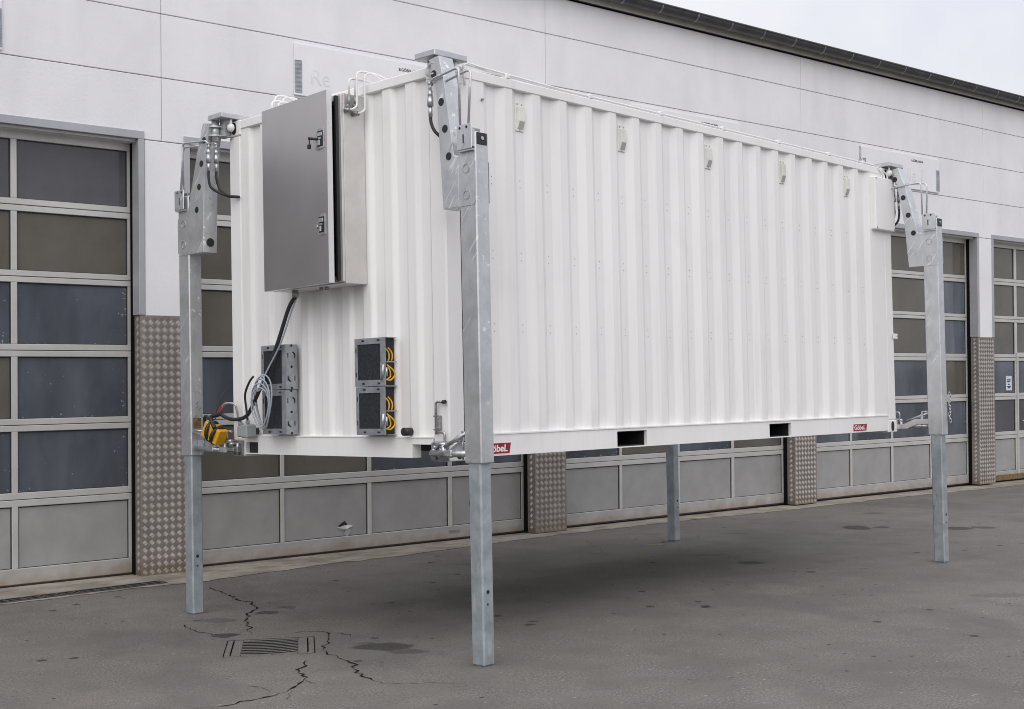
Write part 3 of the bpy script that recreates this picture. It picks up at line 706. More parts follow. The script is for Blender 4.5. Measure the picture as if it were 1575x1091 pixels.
# vent covers near the top of the long wall
for k in range(5):
    x = .755 + 1.1215 * k; wv = .040
    b = MB(); b.box(x - wv, x + wv, .030, .0385, 2.245, 2.445, bev=.003); v = pb(b, 'vent_cover', 'vent_plastic', con)
    b = MB(); b.prism([(.008, 2.415), (.034, 2.415), (.034, 2.262), (.026, 2.262), (.008, 2.315)], 'x', x - wv + .012, x + wv - .006); pb(b, 'hood', 'vent_plastic', v, .004)
    b = MB(); b.add([(x - wv + .020, 0.0078, 2.311), (x + wv - .012, .0078, 2.311), (x + wv - .012, .0245, 2.2635), (x - wv + .020, .0245, 2.2635)], [(0, 1, 2, 3)]); pb(b, 'grille', 'vent_grey', v)
    b = MB()
    for xx, zz in ((x - .022, 2.431), (x + .022, 2.431), (x, 2.253)):
        b.tube([(xx, .034, zz), (xx, .029, zz)], .006, 8)
    pbs(b, 'screw', 'steel_dull', v)
# flat cover box at the far end of the long wall
b = MB(); b.box(5.665, 6.052, -.045, .02, 1.965, 2.478, bev=.008); pb(b, 'end_cover_box', 'container_white', con)
b = MB()
for xx, zz in ((5.685, 2.46), (5.685, 1.985), (6.03, 2.46), (6.03, 1.985)): b.tube([(xx, -.045, zz), (xx, -.050, zz)], .007, 8)
pbs(b, 'cover_screw', 'steel_dull', con)
b = MB(); b.box(6.01, 6.10, -.012, -.004, .915, .965, bev=.002); pb(b, 'side_lug', 'container_white', con)
b = MB(); b.tube([(6.085, -.013, .94), (6.085, -.0135, .94)], .008, 10); pb(b, 'lug_hole', 'flat_black', con)
b = MB(); b.tube([(.36, .004, 2.40), (.36, -.008, 2.40)], .009, 8); pb(b, 'bolt_head', 'steel_dull', con)
# stickers
def sticker(x0, x1, z0, z1, y):
    sk = (z1 - z0) * .22
    b = MB(); b.prism([(x0, z0), (x1 - sk, z0), (x1, z1), (x0 + sk * .4, z1)], 'y', y - .0012, y); s_ = pb(b, 'sticker', 'sticker_white', con)
    e_ = .004
    b = MB(); b.prism([(x0 + e_, z0 + e_), (x1 - sk - e_, z0 + e_), (x1 - e_ * 1.5, z1 - e_), (x0 + sk * .4 + e_, z1 - e_)], 'y', y - .0022, y - .0013); pb(b, 'red_field', 'sticker_red', s_)
    hgt = z1 - z0; wid = x1 - x0
    M = Matrix.Rotation(R(90), 4, 'X')
    o = text_obj('sticker_text', 'GöbeL', hgt * .72, 'sticker_white', M, s_, .0004, hgt * .016, .12)
    xs0 = min(v.co.x for v in o.data.vertices); xs1 = max(v.co.x for v in o.data.vertices); zs0 = min(v.co.z for v in o.data.vertices); zs1 = max(v.co.z for v in o.data.vertices)
    for v in o.data.vertices:
        v.co.x = x0 + wid * .09 + (v.co.x - xs0) / (xs1 - xs0) * wid * .76; v.co.z = z0 + hgt * .2 + (v.co.z - zs0) / (zs1 - zs0) * hgt * .62; v.co.y += y - .0028
    o.location = -(con.location + s_.location)
sticker(.312, .578, .028, .106, .0025)
sticker(5.195, 5.465, .028, .100, .0025)
# rubber buffers and small latch lever on the end wall
for y in (2.122, .382):
    b = MB(); b.tube([(.012, y, .192), (-.055, y, .192)], .027, 16); b.tube([(-.055, y, .192), (-.058, y, .192)], .020, 16); pb(b, 'rubber_buffer', 'rubber', con)
b = MB(); b.tube(bend([(-.02, .022, .385), (-.02, .100, .385), (-.02, .100, .175)], .02), .008); lv = pb(b, 'latch_lever', 'steel_dull', con)
b = MB(); b.tube([(-.02, .034, .385), (-.02, .010, .385)], .013, 10); pb(b, 'lever_knob', 'rubber', lv)
b = MB(); b.box(-.026, .004, .068, .105, .205, .297, bev=.003); b.box(-.034, -.004, .090, .115, .290, .298); b.box(-.034, -.004, .090, .115, .202, .210); pb(b, 'lever_plate', 'steel_dull', lv)
b = MB()
for zz in (.28, .26, .22): b.tube([(-.026, .078, zz), (-.031, .078, zz)], .006, 8)
pbs(b, 'lever_bolt', 'zinc', lv)
# hydraulic pipes along the roof edge (long side) and over the roof to the cabinet
b = MB()
b.tube(bend([(.10, -.03, 2.48), (.10, -.02, 2.625), (.35, .018, 2.622), (1.2, .02, 2.603), (3.0, .02, 2.603), (5.60, .02, 2.603), (5.78, .015, 2.60), (5.90, -.02, 2.52), (5.90, -.02, 2.45)], .05), .0075, 8)
b.tube(bend([(.17, -.03, 2.46), (.17, -.015, 2.61), (.45, .045, 2.618), (1.2, .045, 2.604), (5.6, .045, 2.603), (5.82, .03, 2.60), (5.96, -.02, 2.53), (5.96, -.02, 2.45)], .05), .0075, 8)
pbs(b, 'roof_pipe', 'pipe_white', con)
for x in (.62, 1.5, 2.35, 3.2, 4.05, 4.9, 5.55):
    b = MB(); b.box(x - .02, x + .02, -.0, .06, HC - .0055, HC + .026, bev=.004); pb(b, 'pipe_clip', 'pipe_white', con)
b = MB(); b.tube([(5.58, .06, HC - .03), (5.58, .06, 2.77)], .009, 8); b.ring((5.62, .05, 2.60), (0, 1, 0), .030, .012, .012, 12); b.tube([(5.58, .06, 2.56), (5.58, .06, 2.64)], .017, 10); b.box(5.56, 5.65, .04, .08, HC - .03, 2.585); pb(b, 'roof_aerial', 'steel_dull', con)

# ================================================================== stainless control cabinet on the end wall
CY0, CY1, CZ0, CZ1, CX = .80, 1.635, 1.205, 2.505, -.178
cab = empty('control_cabinet', (CX / 2, (CY0 + CY1) / 2, CZ0))
tag(cab, 'stainless steel control cabinet with door ajar on the container end wall', 'cabinet')
b = MB(); t = .012
b.box(CX, .008, CY0, CY0 + t, CZ0, CZ1); b.box(CX, .008, CY1 - t, CY1, CZ0, CZ1); b.box(CX, .008, CY0 + t, CY1 - t, CZ1 - t, CZ1); b.box(CX, .008, CY0 + t, CY1 - t, CZ0, CZ0 + t)
pb(b, 'body', 'stainless_side', cab, .003)
b = MB(); b.box(-.03, -.02, CY0 + t, CY1 - t, CZ0 + t, CZ1 - t); pb(b, 'mounting_plate', 'flat_black', cab)
b = MB()
b.box(CX - .020, CX - .0005, CY0 + .004, CY0 + .05, CZ0 + .01, CZ1 - .01); b.box(CX - .020, CX - .0005, CY1 - .05, CY1 - .004, CZ0 + .01, CZ1 - .01); b.box(CX - .020, CX - .0005, CY0 + .05, CY1 - .05, CZ0 + .01, CZ0 + .05); b.box(CX - .020, CX - .0005, CY0 + .05, CY1 - .05, CZ1 - .05, CZ1 - .01)
pb(b, 'front_rim', 'stainless_side', cab, .003)
b = MB(); b.box(CX - .045, CX - .0205, CY0 + .028, CY0 + .048, CZ0 + .02, CZ1 - .02); pb(b, 'gasket', 'rubber', cab)
# door hinged on the left
al = R(4.4); Md = Matrix.Translation((CX - .027, CY1 + .002, 0)) @ Matrix.Rotation(-al, 4, 'Z')
wd_ = .828
b = MB(); b.box(-.044, -.042, -wd_, 0, CZ0 - .002, CZ1 + .002, M=Md); dface = pb(b, 'door', 'stainless', cab)
b = MB()
b.box(-.0419, 0, -wd_, -wd_ + .004, CZ0 - .002, CZ1 + .002, M=Md); b.box(-.0419, 0, -.004, 0, CZ0 - .002, CZ1 + .002, M=Md)
b.box(-.0419, 0, -wd_ + .004, -.004, CZ0 - .002, CZ0 + .002, M=Md); b.box(-.0419, 0, -wd_ + .004, -.004, CZ1 - .002, CZ1 + .002, M=Md)
pb(b, 'door_edge', 'stainless_edge', dface)
b = MB(); b.box(-.0415, -.036, -wd_ + .005, -.005, CZ0 + .004, CZ1 - .004, M=Md); pb(b, 'door_lining', 'rubber', dface)
for zc, opened in ((2.185, True), (1.60, False)):
    yc = -wd_ + .085
    b = MB(); poly = [(yc - .055, zc - .066), (yc + .020, zc - .072), (yc + .052, zc - .030), (yc + .052, zc + .020), (yc + .020, zc + .072), (yc - .055, zc + .075)]
    mb_ = MB(); mb_.prism(poly, 'x', -.0495, -.0442); mb_.v = [tuple(Md @ Vector(p)) for p in mb_.v]; lt = pb(mb_, 'latch', 'zinc', dface, .002)
    b = MB(); b.box(-.0505, -.0497, yc - .045, yc + .020, zc - .052, zc + .055, M=Md); pb(b, 'latch_recess', 'flat_black', lt)
    b = MB(); b.box(-.056, -.0507, yc - .038, yc + .014, zc + .018, zc + .044, M=Md, bev=.002); b.box(-.062, -.0507, yc - .020, yc + .004, zc - .045, zc - .008, M=Md, bev=.002); b.box(-.056, -.0507, yc - .028, yc + .008, zc - .002, zc + .010, M=Md); pb(b, 'latch_paddle', 'zinc', lt)
    if opened:
        b = MB(); b.tube([tuple(Md @ Vector((-.052, yc + .01, zc))), tuple(Md @ Vector((-.085, yc + .075, zc + .012)))], .009, 8); b.tube([tuple(Md @ Vector((-.082, yc + .07, zc + .012))), tuple(Md @ Vector((-.082, yc + .07, zc - .04)))], .004, 6); b.box(-.092, -.074, yc + .058, yc + .085, zc - .060, zc - .030, M=Md, bev=.003); pb(b, 'key', 'flat_black', lt)
    else:
        b = MB(); b.tube([tuple(Md @ Vector((-.050, yc + .035, zc - .01))), tuple(Md @ Vector((-.060, yc + .035, zc - .01)))], .012, 10); pb(b, 'lock_barrel', 'zinc', lt)
# pipes and fittings on the sides of the cabinet
for side in (0, 1):
    yy = CY0 - .012 if side == 0 else CY1 + .012; sg = -1 if side == 0 else 1
    b = MB(); f = MB()
    for j, (x, z, hz) in enumerate(((-.145, 2.455, 2.60), (-.09, 2.462, 2.60), (-.155, 2.385, 2.655), (-.085, 2.37, 2.655))):
        yo = yy + sg * (.012 if j < 2 else .04)
        if j < 2: path = [(x, yo, z + .03), (x, yo, hz), (x + .06, yo, hz + .012), (x + .30, yo + sg * .0, 2.603)]
        else: path = [(x, yy, z), (x + .02, yo, z + .005), (x + .055, yo, z + .03), (x + .055, yo, hz), (x + .16, yo, hz + .01), (x + .42, yo, 2.603)]
        b.tube(bend(path, .045), .0078, 8)
        if j < 2:
            f.tube([(x, yy + sg * .012, z - .04), (x, yy + sg * .012, z + .03)], .014, 8); f.tube([(x, yy - sg * .012, z - .04), (x, yy + sg * .02, z - .04)], .017, 8)
        else:
            f.tube([(x - .012, yy - sg * .012, z), (x + .004, yy + sg * .024, z)], .018, 8); f.tube([(x - .03, yy + sg * .004, z + .006), (x + .02, yy + sg * .02, z - .004)], .012, 8)
    pbs(b, 'pipe', 'pipe_white', cab); pb(f, 'pipe_fittings', 'steel_dull', cab)
b = MB()
for y in (1.10, 1.16): b.tube([(-.11, y, CZ0 - .001), (-.11, y, CZ0 - .022)], .014, 8)
b.tube([(-.11, 1.46, CZ0), (-.11, 1.46, CZ0 - .05)], .024, 10)
pbs(b, 'cable_gland', 'steel_dull', cab)

# ================================================================== cable entry boxes on the end wall
def entry_box(y0, y1, z0, z1, lab, wired):
    x0 = -.095; r_ = empty('cable_entry_box', (x0 / 2, (y0 + y1) / 2, z0)); tag(r_, lab, 'junction box', 'cable entry boxes on the container end wall')
    h = z1 - z0; fl = .052
    b = MB(); b.box(x0, x0 + .004, y0, y1, z1 - fl * .8, z1); b.box(x0, x0 + .004, y0, y1, z0, z0 + fl * .8); b.box(x0, x0 + .004, y1 - fl * .55, y1, z0 + fl * .8, z1 - fl * .8); b.box(x0, x0 + .004, y0, y0 + fl, z0 + fl * .8, z1 - fl * .8)
    fr_ = pb(b, 'front_frame', 'sheet_zinc', r_, .0015)
    b = MB(); b.box(x0 + .0045, x0 + .012, y0 + .01, y1 - .01, z0 + .01, z1 - .01); pb(b, 'filter_mat', 'filter', r_)
    b = MB(); b.box(x0 + .004, .008, y1 - .003, y1, z0, z1); b.box(x0 + .004, .008, y0, y1 - .003, z1 - .003, z1); b.box(x0 + .004, .008, y0, y1 - .003, z0, z0 + .003)
    pb(b, 'casing', 'sheet_zinc', r_)
    b = MB(); sl_ = MB()
    for zz in (z0 + .018, z1 - .018):
        for yy in (y0 + .07, y1 - .09): sl_.box(x0 - .0015, x0 - .0003, yy - .013, yy + .013, zz - .006, zz + .006)
    for zz in (z0 + .08, z1 - .08): sl_.box(x0 - .0015, x0 - .0003, y1 - .020, y1 - .012, zz - .016, zz + .016)
    pbs(sl_, 'slot', 'flat_black', fr_)
    if not wired:
        b = MB(); b.box(x0 + .004, .008, y0, y0 + .003, z0 + .003, z1 - .003); side = pb(b, 'side_plate', 'sheet_zinc', r_)
        b = MB(); cx, cz = -.046, (z0 + z1) / 2
        for rr, a0, zc in ((.030, 0, z1 - .085), (.030, 180, z0 + .085)):
            if True:
                pts = [(cx + rr * math.cos(R(a0 + 10 * i)), y0 - .0006, zc + rr * math.sin(R(a0 + 10 * i))) for i in range(8)]
                b.tube(pts, .0055, 6)
        for zc in (z0 + .08, z1 - .08):
            for xx in (-.078, -.018): b.box(xx - .004, xx + .004, y0 - .0012, y0 - .0002, zc - .018, zc + .018)
        for zc in (z1 - .008, z0 + .008, cz): b.tube([(cx, y0 - .0012, zc), (cx, y0 - .0002, zc)], .010, 12)
        pbs(b, 'knockout', 'flat_black', side)
    else:
        b = MB(); b.box(x0 + .03, .008, y0 + .03, y0 + .034, z0 + .003, z1 - .003); pb(b, 'dark_inside', 'flat_black', r_)
        b = MB(); b.box(x0 + .01, .006, y0, y0 + .004, (z0 + z1) / 2 - .006, (z0 + z1) / 2 + .002); pb(b, 'cross_strut', 'sheet_zinc', r_)
        b = MB(); zm = (z0 + z1) / 2
        for dx in (0, .028): b.tube(spline([(-.085 + dx, y0 + .018, z1 - .07), (-.062 + dx, y0 + .008, z1 - .10), (-.058 + dx, y0 + .004, zm + .03), (-.060 + dx, y0 + .012, zm + .005)]), .0052, 8)
        b.tube(spline([(-.075, y0 + .012, zm - .02), (-.03, y0 - .004, zm - .06), (-.018, y0 - .002, zm - .095), (-.05, y0 + .004, zm - .125), (-.085, y0 + .010, zm - .12)]), .0052, 8)
        b.tube(spline([(-.07, y0 + .014, zm - .02), (-.055, y0 + .004, zm - .06), (-.05, y0 + .004, zm - .10), (-.075, y0 + .012, zm - .12)]), .0048, 8)
        pbs(b, 'yellow_wire', 'yellow_cable', r_)
        b = MB(); b.tube([(x0 - .006, y0 + .03, zm - .12), (x0 - .006, y0 + .012, zm - .02)], .011, 8); b.tube([(x0 + .012, y0 + .004, zm - .10), (x0 + .012, y0 + .004, zm - .04)], .008, 8); b.box(x0 - .004, x0 + .001, y0 + .018, y0 + .05, zm - .13, zm + .0); pb(b, 'terminal', 'zinc', r_)
ZA = (.172, .496); ZB = (.500, .826)
entry_box(1.605, 1.912, *ZB, 'upper galvanised box of the pair behind the hanging black cable', False)
entry_box(1.613, 1.905, *ZA, 'lower galvanised box behind the coiled grey cable', False)
entry_box(.505, .825, *ZB, 'upper galvanised box with yellow wires in its open side', True)
entry_box(.513, .818, *ZA, 'lower galvanised box with yellow wires, beside the rubber buffer', True)

# ================================================================== cables
def wth(name, lab, cat, mb, mat, loc):
    r_ = empty(name, loc); tag(r_, lab, cat); return r_
b = MB(); b.tube(spline([(-.11, 1.46, 1.16), (-.12, 1.53, 1.08), (-.13, 1.66, .827), (-.14, 1.795, .60), (-.16, 1.90, .43), (-.15, 1.98, .35), (-.12, 2.07, .31), (-.10, 2.20, .285), (-.10, 2.33, .29), (-.12, 2.43, .33)], 8), .0145, 10)
o = b.build('power_cable', 'rubber'); tag(o, 'thick black cable hanging from the cabinet down to the left corner', 'cable')
b = MB(); b.tube(spline([(-.10, 1.455, 1.16), (-.11, 1.51, 1.06), (-.12, 1.635, .83), (-.16, 1.78, .60), (-.17, 1.84, .50)], 8), .0065, 8)
for k in range(4):
    pts = []; ph = k * .8; ra, rb = .165 - .020 * k, .205 - .020 * k
    for i in range(25):
        t = 2 * math.pi * i / 24 + ph; pts.append((-.155 - .016 * k + .02 * math.cos(t + k), 1.80 + ra * math.cos(t) * (.72 + .28 * math.sin(t)) - .006 * k, .405 + rb * math.sin(t) - .012 * k))
    b.tube(pts, .0056, 8)
b.tube([(-.18 + .02 * math.sin(R(15 * i)), 1.815 + .055 * math.cos(R(15 * i)), .545 + .055 * math.sin(R(15 * i))) for i in range(25)], .0056, 8)
o = b.build('cable_coil', 'grey_cable'); tag(o, 'grey cable coiled in loops in front of the left boxes', 'cable')
# small grey sockets
gs = empty('socket_box', (-.07, 2.15, .13)); tag(gs, 'small grey plastic socket pair beside the left rubber buffer', 'socket')
b = MB(); b.box(-.115, -.02, 2.085, 2.165, .145, .245, bev=.010); pb(b, 'housing', 'grey_plastic', gs)
b = MB(); b.box(-.10, -.01, 2.178, 2.235, .150, .235, bev=.010); pb(b, 'housing', 'grey_plastic', gs)
b = MB(); b.tube([(-.07, 2.13, .246), (-.07, 2.13, .275)], .016, 10); b.tube([(-.07, 2.20, .236), (-.085, 2.215, .27)], .016, 10); pbs(b, 'gland', 'grey_cable', gs)
b = MB(); b.tube(spline([(-.07, 2.13, .275), (-.08, 2.13, .36), (-.10, 2.115, .47), (-.12, 2.03, .56), (-.14, 1.95, .60)]), .0085, 8); pb(b, 'lead', 'rubber', gs)
b = MB(); b.tube(spline([(-.02, 2.30, .20), (-.05, 2.30, .36), (-.06, 2.32, .40), (-.08, 2.40, .405), (-.09, 2.46, .36)]), .009, 8); o = b.build('hook_rod', 'zinc'); tag(o, 'bent steel hook rod above the grey sockets', 'hook')
# yellow connector with strapping
yc = empty('yellow_connector', (-.13, 2.55, .06)); tag(yc, 'yellow connector block strapped with black cable at the left corner', 'connector')
My = Matrix.Translation((-.13, 2.475, .178)) @ Matrix.Rotation(R(12), 4, 'Z') @ Matrix.Rotation(R(28), 4, 'X')
b = MB(); b.box(-.050, .050, -.080, .095, -.060, .060, M=My, bev=.006); pb(b, 'block', 'yellow_plastic', yc)
b = MB()
for u, tilt in ((-.03, .0), (.035, .02)):
    pts = [tuple(My @ Vector((.062 * math.cos(R(t)) * 1.05, u + tilt * math.sin(R(t)), .068 * math.sin(R(t))))) for t in range(0, 361, 20)]
    b.tube(pts, .016, 8)
b.tube(spline([tuple(My @ Vector((-.06, -.03, .06))), (-.15, 2.50, .30), (-.13, 2.44, .32), (-.12, 2.40, .33)]), .017, 8)
b.tube(spline([(-.16, 2.49, .29), (-.17, 2.54, .31), (-.16, 2.575, .27), (-.17, 2.55, .22)]), .014, 8)
b.tube(spline([(-.14, 2.47, .30), (-.10, 2.46, .42), (-.04, 2.47, .50), (-.01, 2.46, .52)]), .005, 8)
pbs(b, 'cable_loop', 'rubber', yc)
b = MB(); b.tube(spline([(-.13, 2.47, .31), (-.10, 2.44, .38), (-.05, 2.45, .42)]), .0045, 6); b.tube(spline([(-.14, 2.46, .29), (-.11, 2.42, .36), (-.06, 2.43, .40)]), .0045, 6); pbs(b, 'red_lead', 'red_wire', yc)

# ================================================================== lifting legs
def leg(X, Y, sx_, sy_, oa, ob, lab, wide=False, near=False):
    P = lambda a, b_, z: (X + sx_ * a, Y + sy_ * b_, z)
    r_ = empty('lifting_leg', P(oa + .058, ob + .074, GZ)); tag(r_, lab, 'support leg', 'lifting legs at the container corners')
    def bx(mb, a0, a1, b0, b1, z0, z1, bev=0.0):
        p, q = P(a0, b0, z0), P(a1, b1, z1); return mb.box(p[0], q[0], p[1], q[1], z0, z1, bev=bev)
    def pr(mb, poly, a0, a1):       # poly in (b,z), extruded along a
        return mb.prism([(Y + sy_ * p, q) for p, q in poly], 'x', X + sx_ * a0, X + sx_ * a1)
    def tb(mb, pts, r, n=8): return mb.tube([P(*p) for p in pts], r, n)
    t = MB(); bx(t, oa, oa + .116, ob, ob + .148, .0 if sx_ < 0 else -.03, 2.055, .007); post = pb(t, 'outer_tube', 'galv', r_)
    t = MB(); bx(t, oa + .008, oa + .106, ob + .018, ob + .128, GZ + .006, .02, .010); inner = pb(t, 'inner_tube', 'galv_old', r_)
    t = MB(); bx(t, oa + .004, oa + .110, ob + .014, ob + .132, GZ, GZ + .0058); pb(t, 'foot_plate', 'steel_dull', r_)
    # drain hole in the face towards the camera
    fb = ob + .1285 if sy_ < 0 else ob + .0175; fo = .0015 if sy_ < 0 else -.0015
    t = MB()
    for da, z, rr in ((.062, GZ + .46, .013), (.066, GZ + .385, .007)):
        c = P(oa + da, fb, z); d = P(oa + da, fb + fo, z); t.tube([c, d], rr, 12, smooth=False)
    pbs(t, 'hole', 'flat_black', inner)
    # arm
    k = ob - .275
    def sh(b_, z): return b_ + k * max(0, min(1, (2.58 - z) / .68))
    if wide:
        inn = [(.043, 2.575), (.085, 2.40), (.128, 2.055), (.149, 1.585)]; outr = [(.133, 2.59), (.218, 2.374), (.272, 2.20), (.322, 2.05), (ob, 1.93)]
        holes = [(.118, 2.455), (.159, 2.278), (.195, 2.10), (.232, 1.925)]
    else:
        inn = [(.020, 2.575), (sh(.080, 2.41), 2.41), (sh(.105, 2.0), 2.0), (sh(.128, 1.6), 1.60)]; outr = [(.113, 2.585), (sh(.161, 2.394), 2.394), (sh(.234, 1.93), 1.93), (ob, 1.915)]
        holes = [(sh(.064, 2.474), 2.474), (sh(.128, 2.285), 2.285), (sh(.158, 2.109), 2.109), (sh(.188, 1.93), 1.93)]
    zb = inn[-1][1]
    arm_poly = inn + [(ob - .001, zb)] + outr[::-1]
    t = MB(); pr(t, arm_poly, oa - .004, oa + .120); arm = pb(t, 'arm', 'galv', r_, .004)
    for a0, a1 in ((oa - .0042, oa - .0005), (oa + .1165, oa + .1202)):
        t = MB(); pr(t, [(ob - .0008, zb), (ob + .128, zb), (ob + .147, zb + .022), (ob + .147, 1.870), (ob + .135, 1.885), (ob + .05, 1.897), (ob - .0008, 1.91)], a0, a1)
        pb(t, 'gusset_plate', 'galv', arm)
        out_ = a1 > oa + .1; fa = a1 if out_ else a0; da = .0012 if out_ else -.0012
        for zc in (1.832, 1.668):
            t = MB(); c = P(fa, ob + .067, zc); t.ring(c, (sx_ * (1 if out_ else -1), 0, 0), .030, .024, .003, 20); pb(t, 'weld_ring', 'zinc', arm)
    t = MB()
    for hb, hz in holes:
        for fa, da in ((oa + .1202, .0012), (oa - .0042, -.0012)):
            c = P(fa, hb, hz); d = P(fa + da, hb, hz); t.tube([c, d], .0255, 18, smooth=False)
    if wide:
        c = P(oa + .058, .1445, 1.665); d = P(oa + .058, .1405, 1.665); t.tube([c, d], .034, 18, smooth=False)
    pbs(t, 'lightening_hole', 'flat_black', arm)
    # sensor bracket at the head of the post, end cap
    for fa, da, vis in ((oa + .121, 1, sx_ < 0), (oa - .005, -1, sx_ > 0)):
        if not vis: continue
        t = MB(); bx(t, fa + da * .020, fa + da * .027, ob + .015, ob + .147, 1.945, 2.102, .004); bx(t, fa + da * -.010, fa + da * .020, ob + .120, ob + .140, 1.96, 2.07); bx(t, fa, fa + da * .020, ob + .015, ob + .147, 1.936, 1.944)
        br = pb(t, 'valve_bracket', 'galv', r_)
        t = MB()
        for bb_ in (.045, .105):
            c = P(fa + da * .027, ob + bb_, 2.082); d = P(fa + da * .0285, ob + bb_, 2.082); t.tube([c, d], .009, 10, smooth=False)
        bx(t, fa + da * .0272, fa + da * .0285, ob + .070, ob + .080, 1.985, 2.04); pbs(t, 'bracket_hole', 'flat_black', br)
        # pipes from the couplings to the bracket
        t = MB(); tb(t, bend([(fa + da * .012, .050, 2.425 if sx_ < 0 else 2.385), (fa + da * .016, .075, 2.440 if sx_ < 0 else 2.395), (fa + da * .016, ob + (.035 if sx_ < 0 else .012), 2.470 if sx_ < 0 else 2.41), (fa + da * .012, ob + (.035 if sx_ < 0 else .012), 2.09)], .04), .008)
        tb(t, bend([(fa - da * .030, .150, 2.42), (fa - da * .03, ob + (.095 if sx_ < 0 else .05), 2.455 if sx_ < 0 else 2.40), (fa - da * .0, ob + (.095 if sx_ < 0 else .05), 2.09)], .04), .008); pbs(t, 'hydraulic_pipe', 'galv', r_)
    fcb = ob + .1485 if sy_ < 0 else ob - .0005; fd = .004 if sy_ < 0 else -.004
    t = MB(); bx(t, oa + .016, oa + .104, fcb, fcb + fd, 1.975, 2.05, .003); capb = pb(t, 'end_cap', 'rubber', r_)
    t = MB(); c = P(oa + .06, fcb + fd, 2.015); d = P(oa + .06, fcb + fd * 2.4, 2.015); t.tube([c, d], .012, 10); pb(t, 'cap_bolt', 'zinc', capb)
    t = MB(); bx(t, oa + .03, oa + .10, ob + .03, ob + .11, 2.0555, 2.085, .004); pb(t, 'head_block', 'steel_dull', r_)
    # couplings and hoses
    hs_ = MB()
    for i, (ca, cb) in enumerate(((oa + .132, .040), (oa + .030, .035) if near else (oa + .075, .020))):
        z1, z0 = 2.42, 2.20; t = MB()
        tb(t, [(ca, cb, z1), (ca, cb, z1 - .05)], .010); tb(t, [(ca, cb, z1 - .05), (ca, cb, z1 - .09)], .016); tb(t, [(ca, cb, z1 - .09), (ca, cb, z1 - .15)], .020); tb(t, [(ca, cb, z1 - .15), (ca, cb, z0)], .013); tb(t, [(ca - .02, cb, z1 - .005), (ca + .02, cb, z1 - .005)], .012)
        pb(t, 'hose_coupling', 'zinc', r_)
        if near: hp = [(ca, cb, z0 + .01), (ca, cb + .006, z0 - .04), (ca - .01, cb + .025, z0 - .09), (ca - .04, cb + .05, z0 - .13), (oa + .05, .085, z0 - .16)]
        else: hp = [(ca, cb, z0 + .01), (ca, cb + .002, z0 - .05), (ca - .02, cb - .01, z0 - .13), (.05, -.05 - .02 * i, z0 - .19), (.02, -.12 - .02 * i, z0 - .205), (.012, -.155, z0 - .208)]
        tb(hs_, spline(hp), .0105, 10)
    pbs(hs_, 'hose', 'rubber', r_)
    # head: cap plate, pivot pin and knob on the casting
    t = MB(); bx(t, -.155, .135, -.12, .075, HC + .010, HC + .050, .004); pb(t, 'cap_plate', 'galv', r_)
    t = MB(); tb(t, [(.085, .045, 2.44), (.085, .045, HC + .009)], .030, 16); c = P(.085, .045, 2.545); t.ring(c, (0, 0, 1), .058, .028, .010); c = P(.085, .045, 2.475); t.ring(c, (0, 0, 1), .058, .028, .010)
    bx(t, .004, .085, -.06, .045, 2.470, 2.4755); bx(t, .012, .06, -.05, .02, 2.48, HC + .0095); pb(t, 'pivot', 'galv', r_)
    for c in (P(.035, -.09, 2.535), P(-.085, .035, 2.540)):
        t = MB(); sph = []; n1, n2 = 6, 12
        for i in range(n1 + 1):
            for j in range(n2):
                th, ph = math.pi * i / n1, 2 * math.pi * j / n2; sph.append((c[0] + .030 * math.sin(th) * math.cos(ph), c[1] + .030 * math.sin(th) * math.sin(ph), c[2] + .034 * math.cos(th)))
        t.add(sph, [(i * n2 + j, i * n2 + (j + 1) % n2, (i + 1) * n2 + (j + 1) % n2, (i + 1) * n2 + j) for i in range(n1) for j in range(n2)], True)
        t.tube([(c[0], c[1], c[2] + .02), (c[0], c[1], HC + .0095)], .010, 8)
        pb(t, 'twistlock_knob', 'pipe_white', r_)
    # lower linkage from the bottom casting to the post
    t = MB(); bx(t, .0025, .014, -.160, .004, .004, .122, .003); bx(t, .0142, .05, -.135, -.02, .030, .075, .004); bx(t, .050, .075, -.12, .03, .040, .066, .004); lb = pb(t, 'casting_plate', 'steel_dull', r_)
    t = MB(); tb(t, [(.03, -.115, .012), (.03, -.115, .10)], .014, 10); tb(t, [(.03, -.05, .018), (.03, -.05, .105)], .014, 10); tb(t, [(.062, .01, .022), (.062, .01, .11)], .016, 10); tb(t, [(.015, -.075, .095), (.075, -.075, .095)], .012, 10); pbs(t, 'hinge_pin', 'zinc', lb)
    t = MB(); a_ = .06; e0, e1 = .0, ob - .002
    t.prism([(Y + sy_ * p, q) for p, q in ((-.03, .072), (.06, .072), (e1 * .55, .125), (e1, .125), (e1, .075), (e1 * .62, .075), (.10, .030), (-.03, .030))], 'x', X + sx_ * (oa + .045), X + sx_ * (oa + .058)); pb(t, 'link_plate', 'galv', r_, .002)
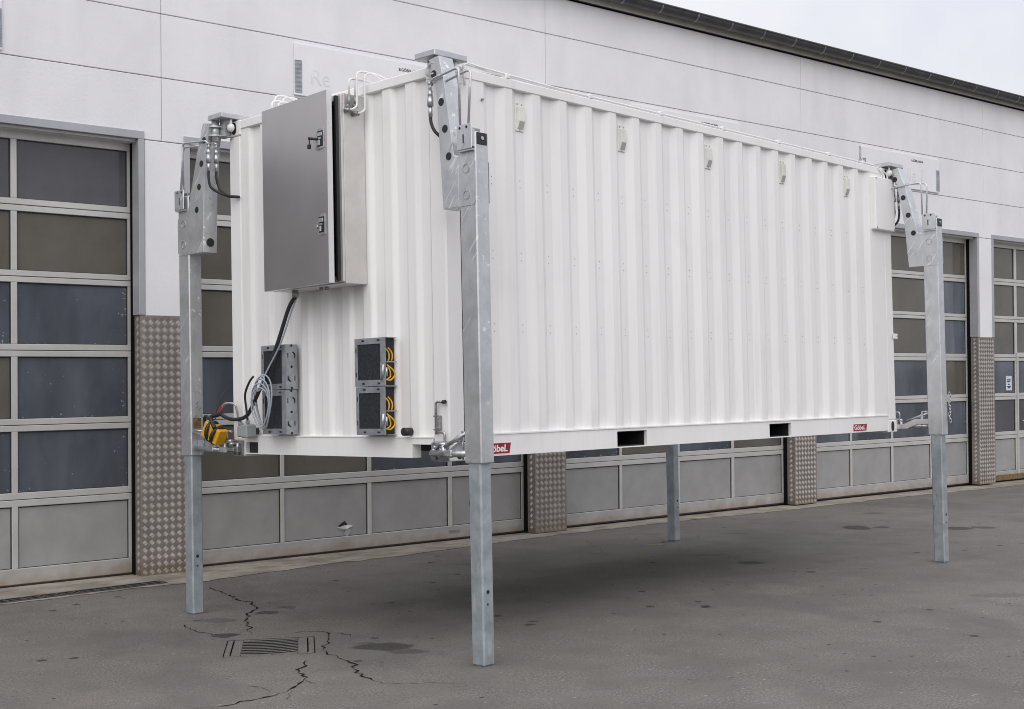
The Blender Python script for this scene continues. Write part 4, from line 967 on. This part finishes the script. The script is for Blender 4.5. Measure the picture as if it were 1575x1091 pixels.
    t = MB(); tb(t, [(oa + .075, .01, .052), (oa + .075, e1, .060)], .021, 12); tb(t, [(oa + .09, .07, .10), (oa + .09, e1, .19)], .013, 10); c = P(oa + .085, e1 * .70, .150); t.ring(c, (1, 0, 0), .024, .012, .016); bx(t, oa + .06, oa + .10, e1 * .25, e1 * .5, .035, .082, .008); pb(t, 'link_rod', 'zinc', r_)
    t = MB(); tb(t, bend([(.045, -.06, .19), (.045, .005, .19), (.045, .005, .07)], .015), .009); tb(t, [(.058, -.08, .118), (.058, .03, .112)], .013, 10); tb(t, [(oa + .062, e1 * .75, .02), (oa + .062, e1 * .75, .20)], .008); tb(t, [(oa + .062, e1 * .75, .195), (oa + .10, e1 * .95, .195)], .008); pb(t, 'locking_pin', 'zinc', r_)
    return r_, P
leg(0, 0, -1, -1, .018, .275, 'nearest galvanised lifting leg, at the corner of cabinet end and long wall', near=True)
lg, P = leg(0, W, -1, 1, .022, .360, 'left galvanised lifting leg by the yellow connector', True)
fb = .3595
t = MB(); p, q = P(.05, fb, .30), P(.11, fb - .003, .50); t.box(p[0], q[0], p[1], q[1], .30, .50); sp = pb(t, 'slotted_plate', 'galv', lg)
t = MB(); p, q = P(.05, fb, .215), P(.118, fb - .0025, .297); t.box(p[0], q[0], p[1], q[1], .215, .297); pb(t, 'rust_patch', 'rust_patch', sp)
t = MB()
for zz in (.42, .385):
    c, d = P(.085, fb - .003, zz), P(.085, fb - .009, zz); t.tube([c, d], .009, 8)
pbs(t, 'plate_bolt', 'zinc', sp)
lg, P = leg(L, 0, 1, -1, -.046, .343, 'right galvanised lifting leg past the end of the long white wall')
t = MB()
for i in range(9):
    z = .36 - .032 * i; cx_ = .085 + .012 * math.sin(i * 1.7); bb_ = .343 + .148 + .014
    pts = [P(cx_ + (.009 * math.cos(u) if i % 2 else .003), bb_ + (.003 if i % 2 else .009 * math.cos(u)), z + .022 * math.sin(u)) for u in [2 * math.pi * j / 10 for j in range(11)]]
    t.tube(pts, .004, 6)
pb(t, 'chain', 'zinc', lg)
leg(L, W, 1, 1, .035, .305, 'far lifting leg seen only below the container against the wall')
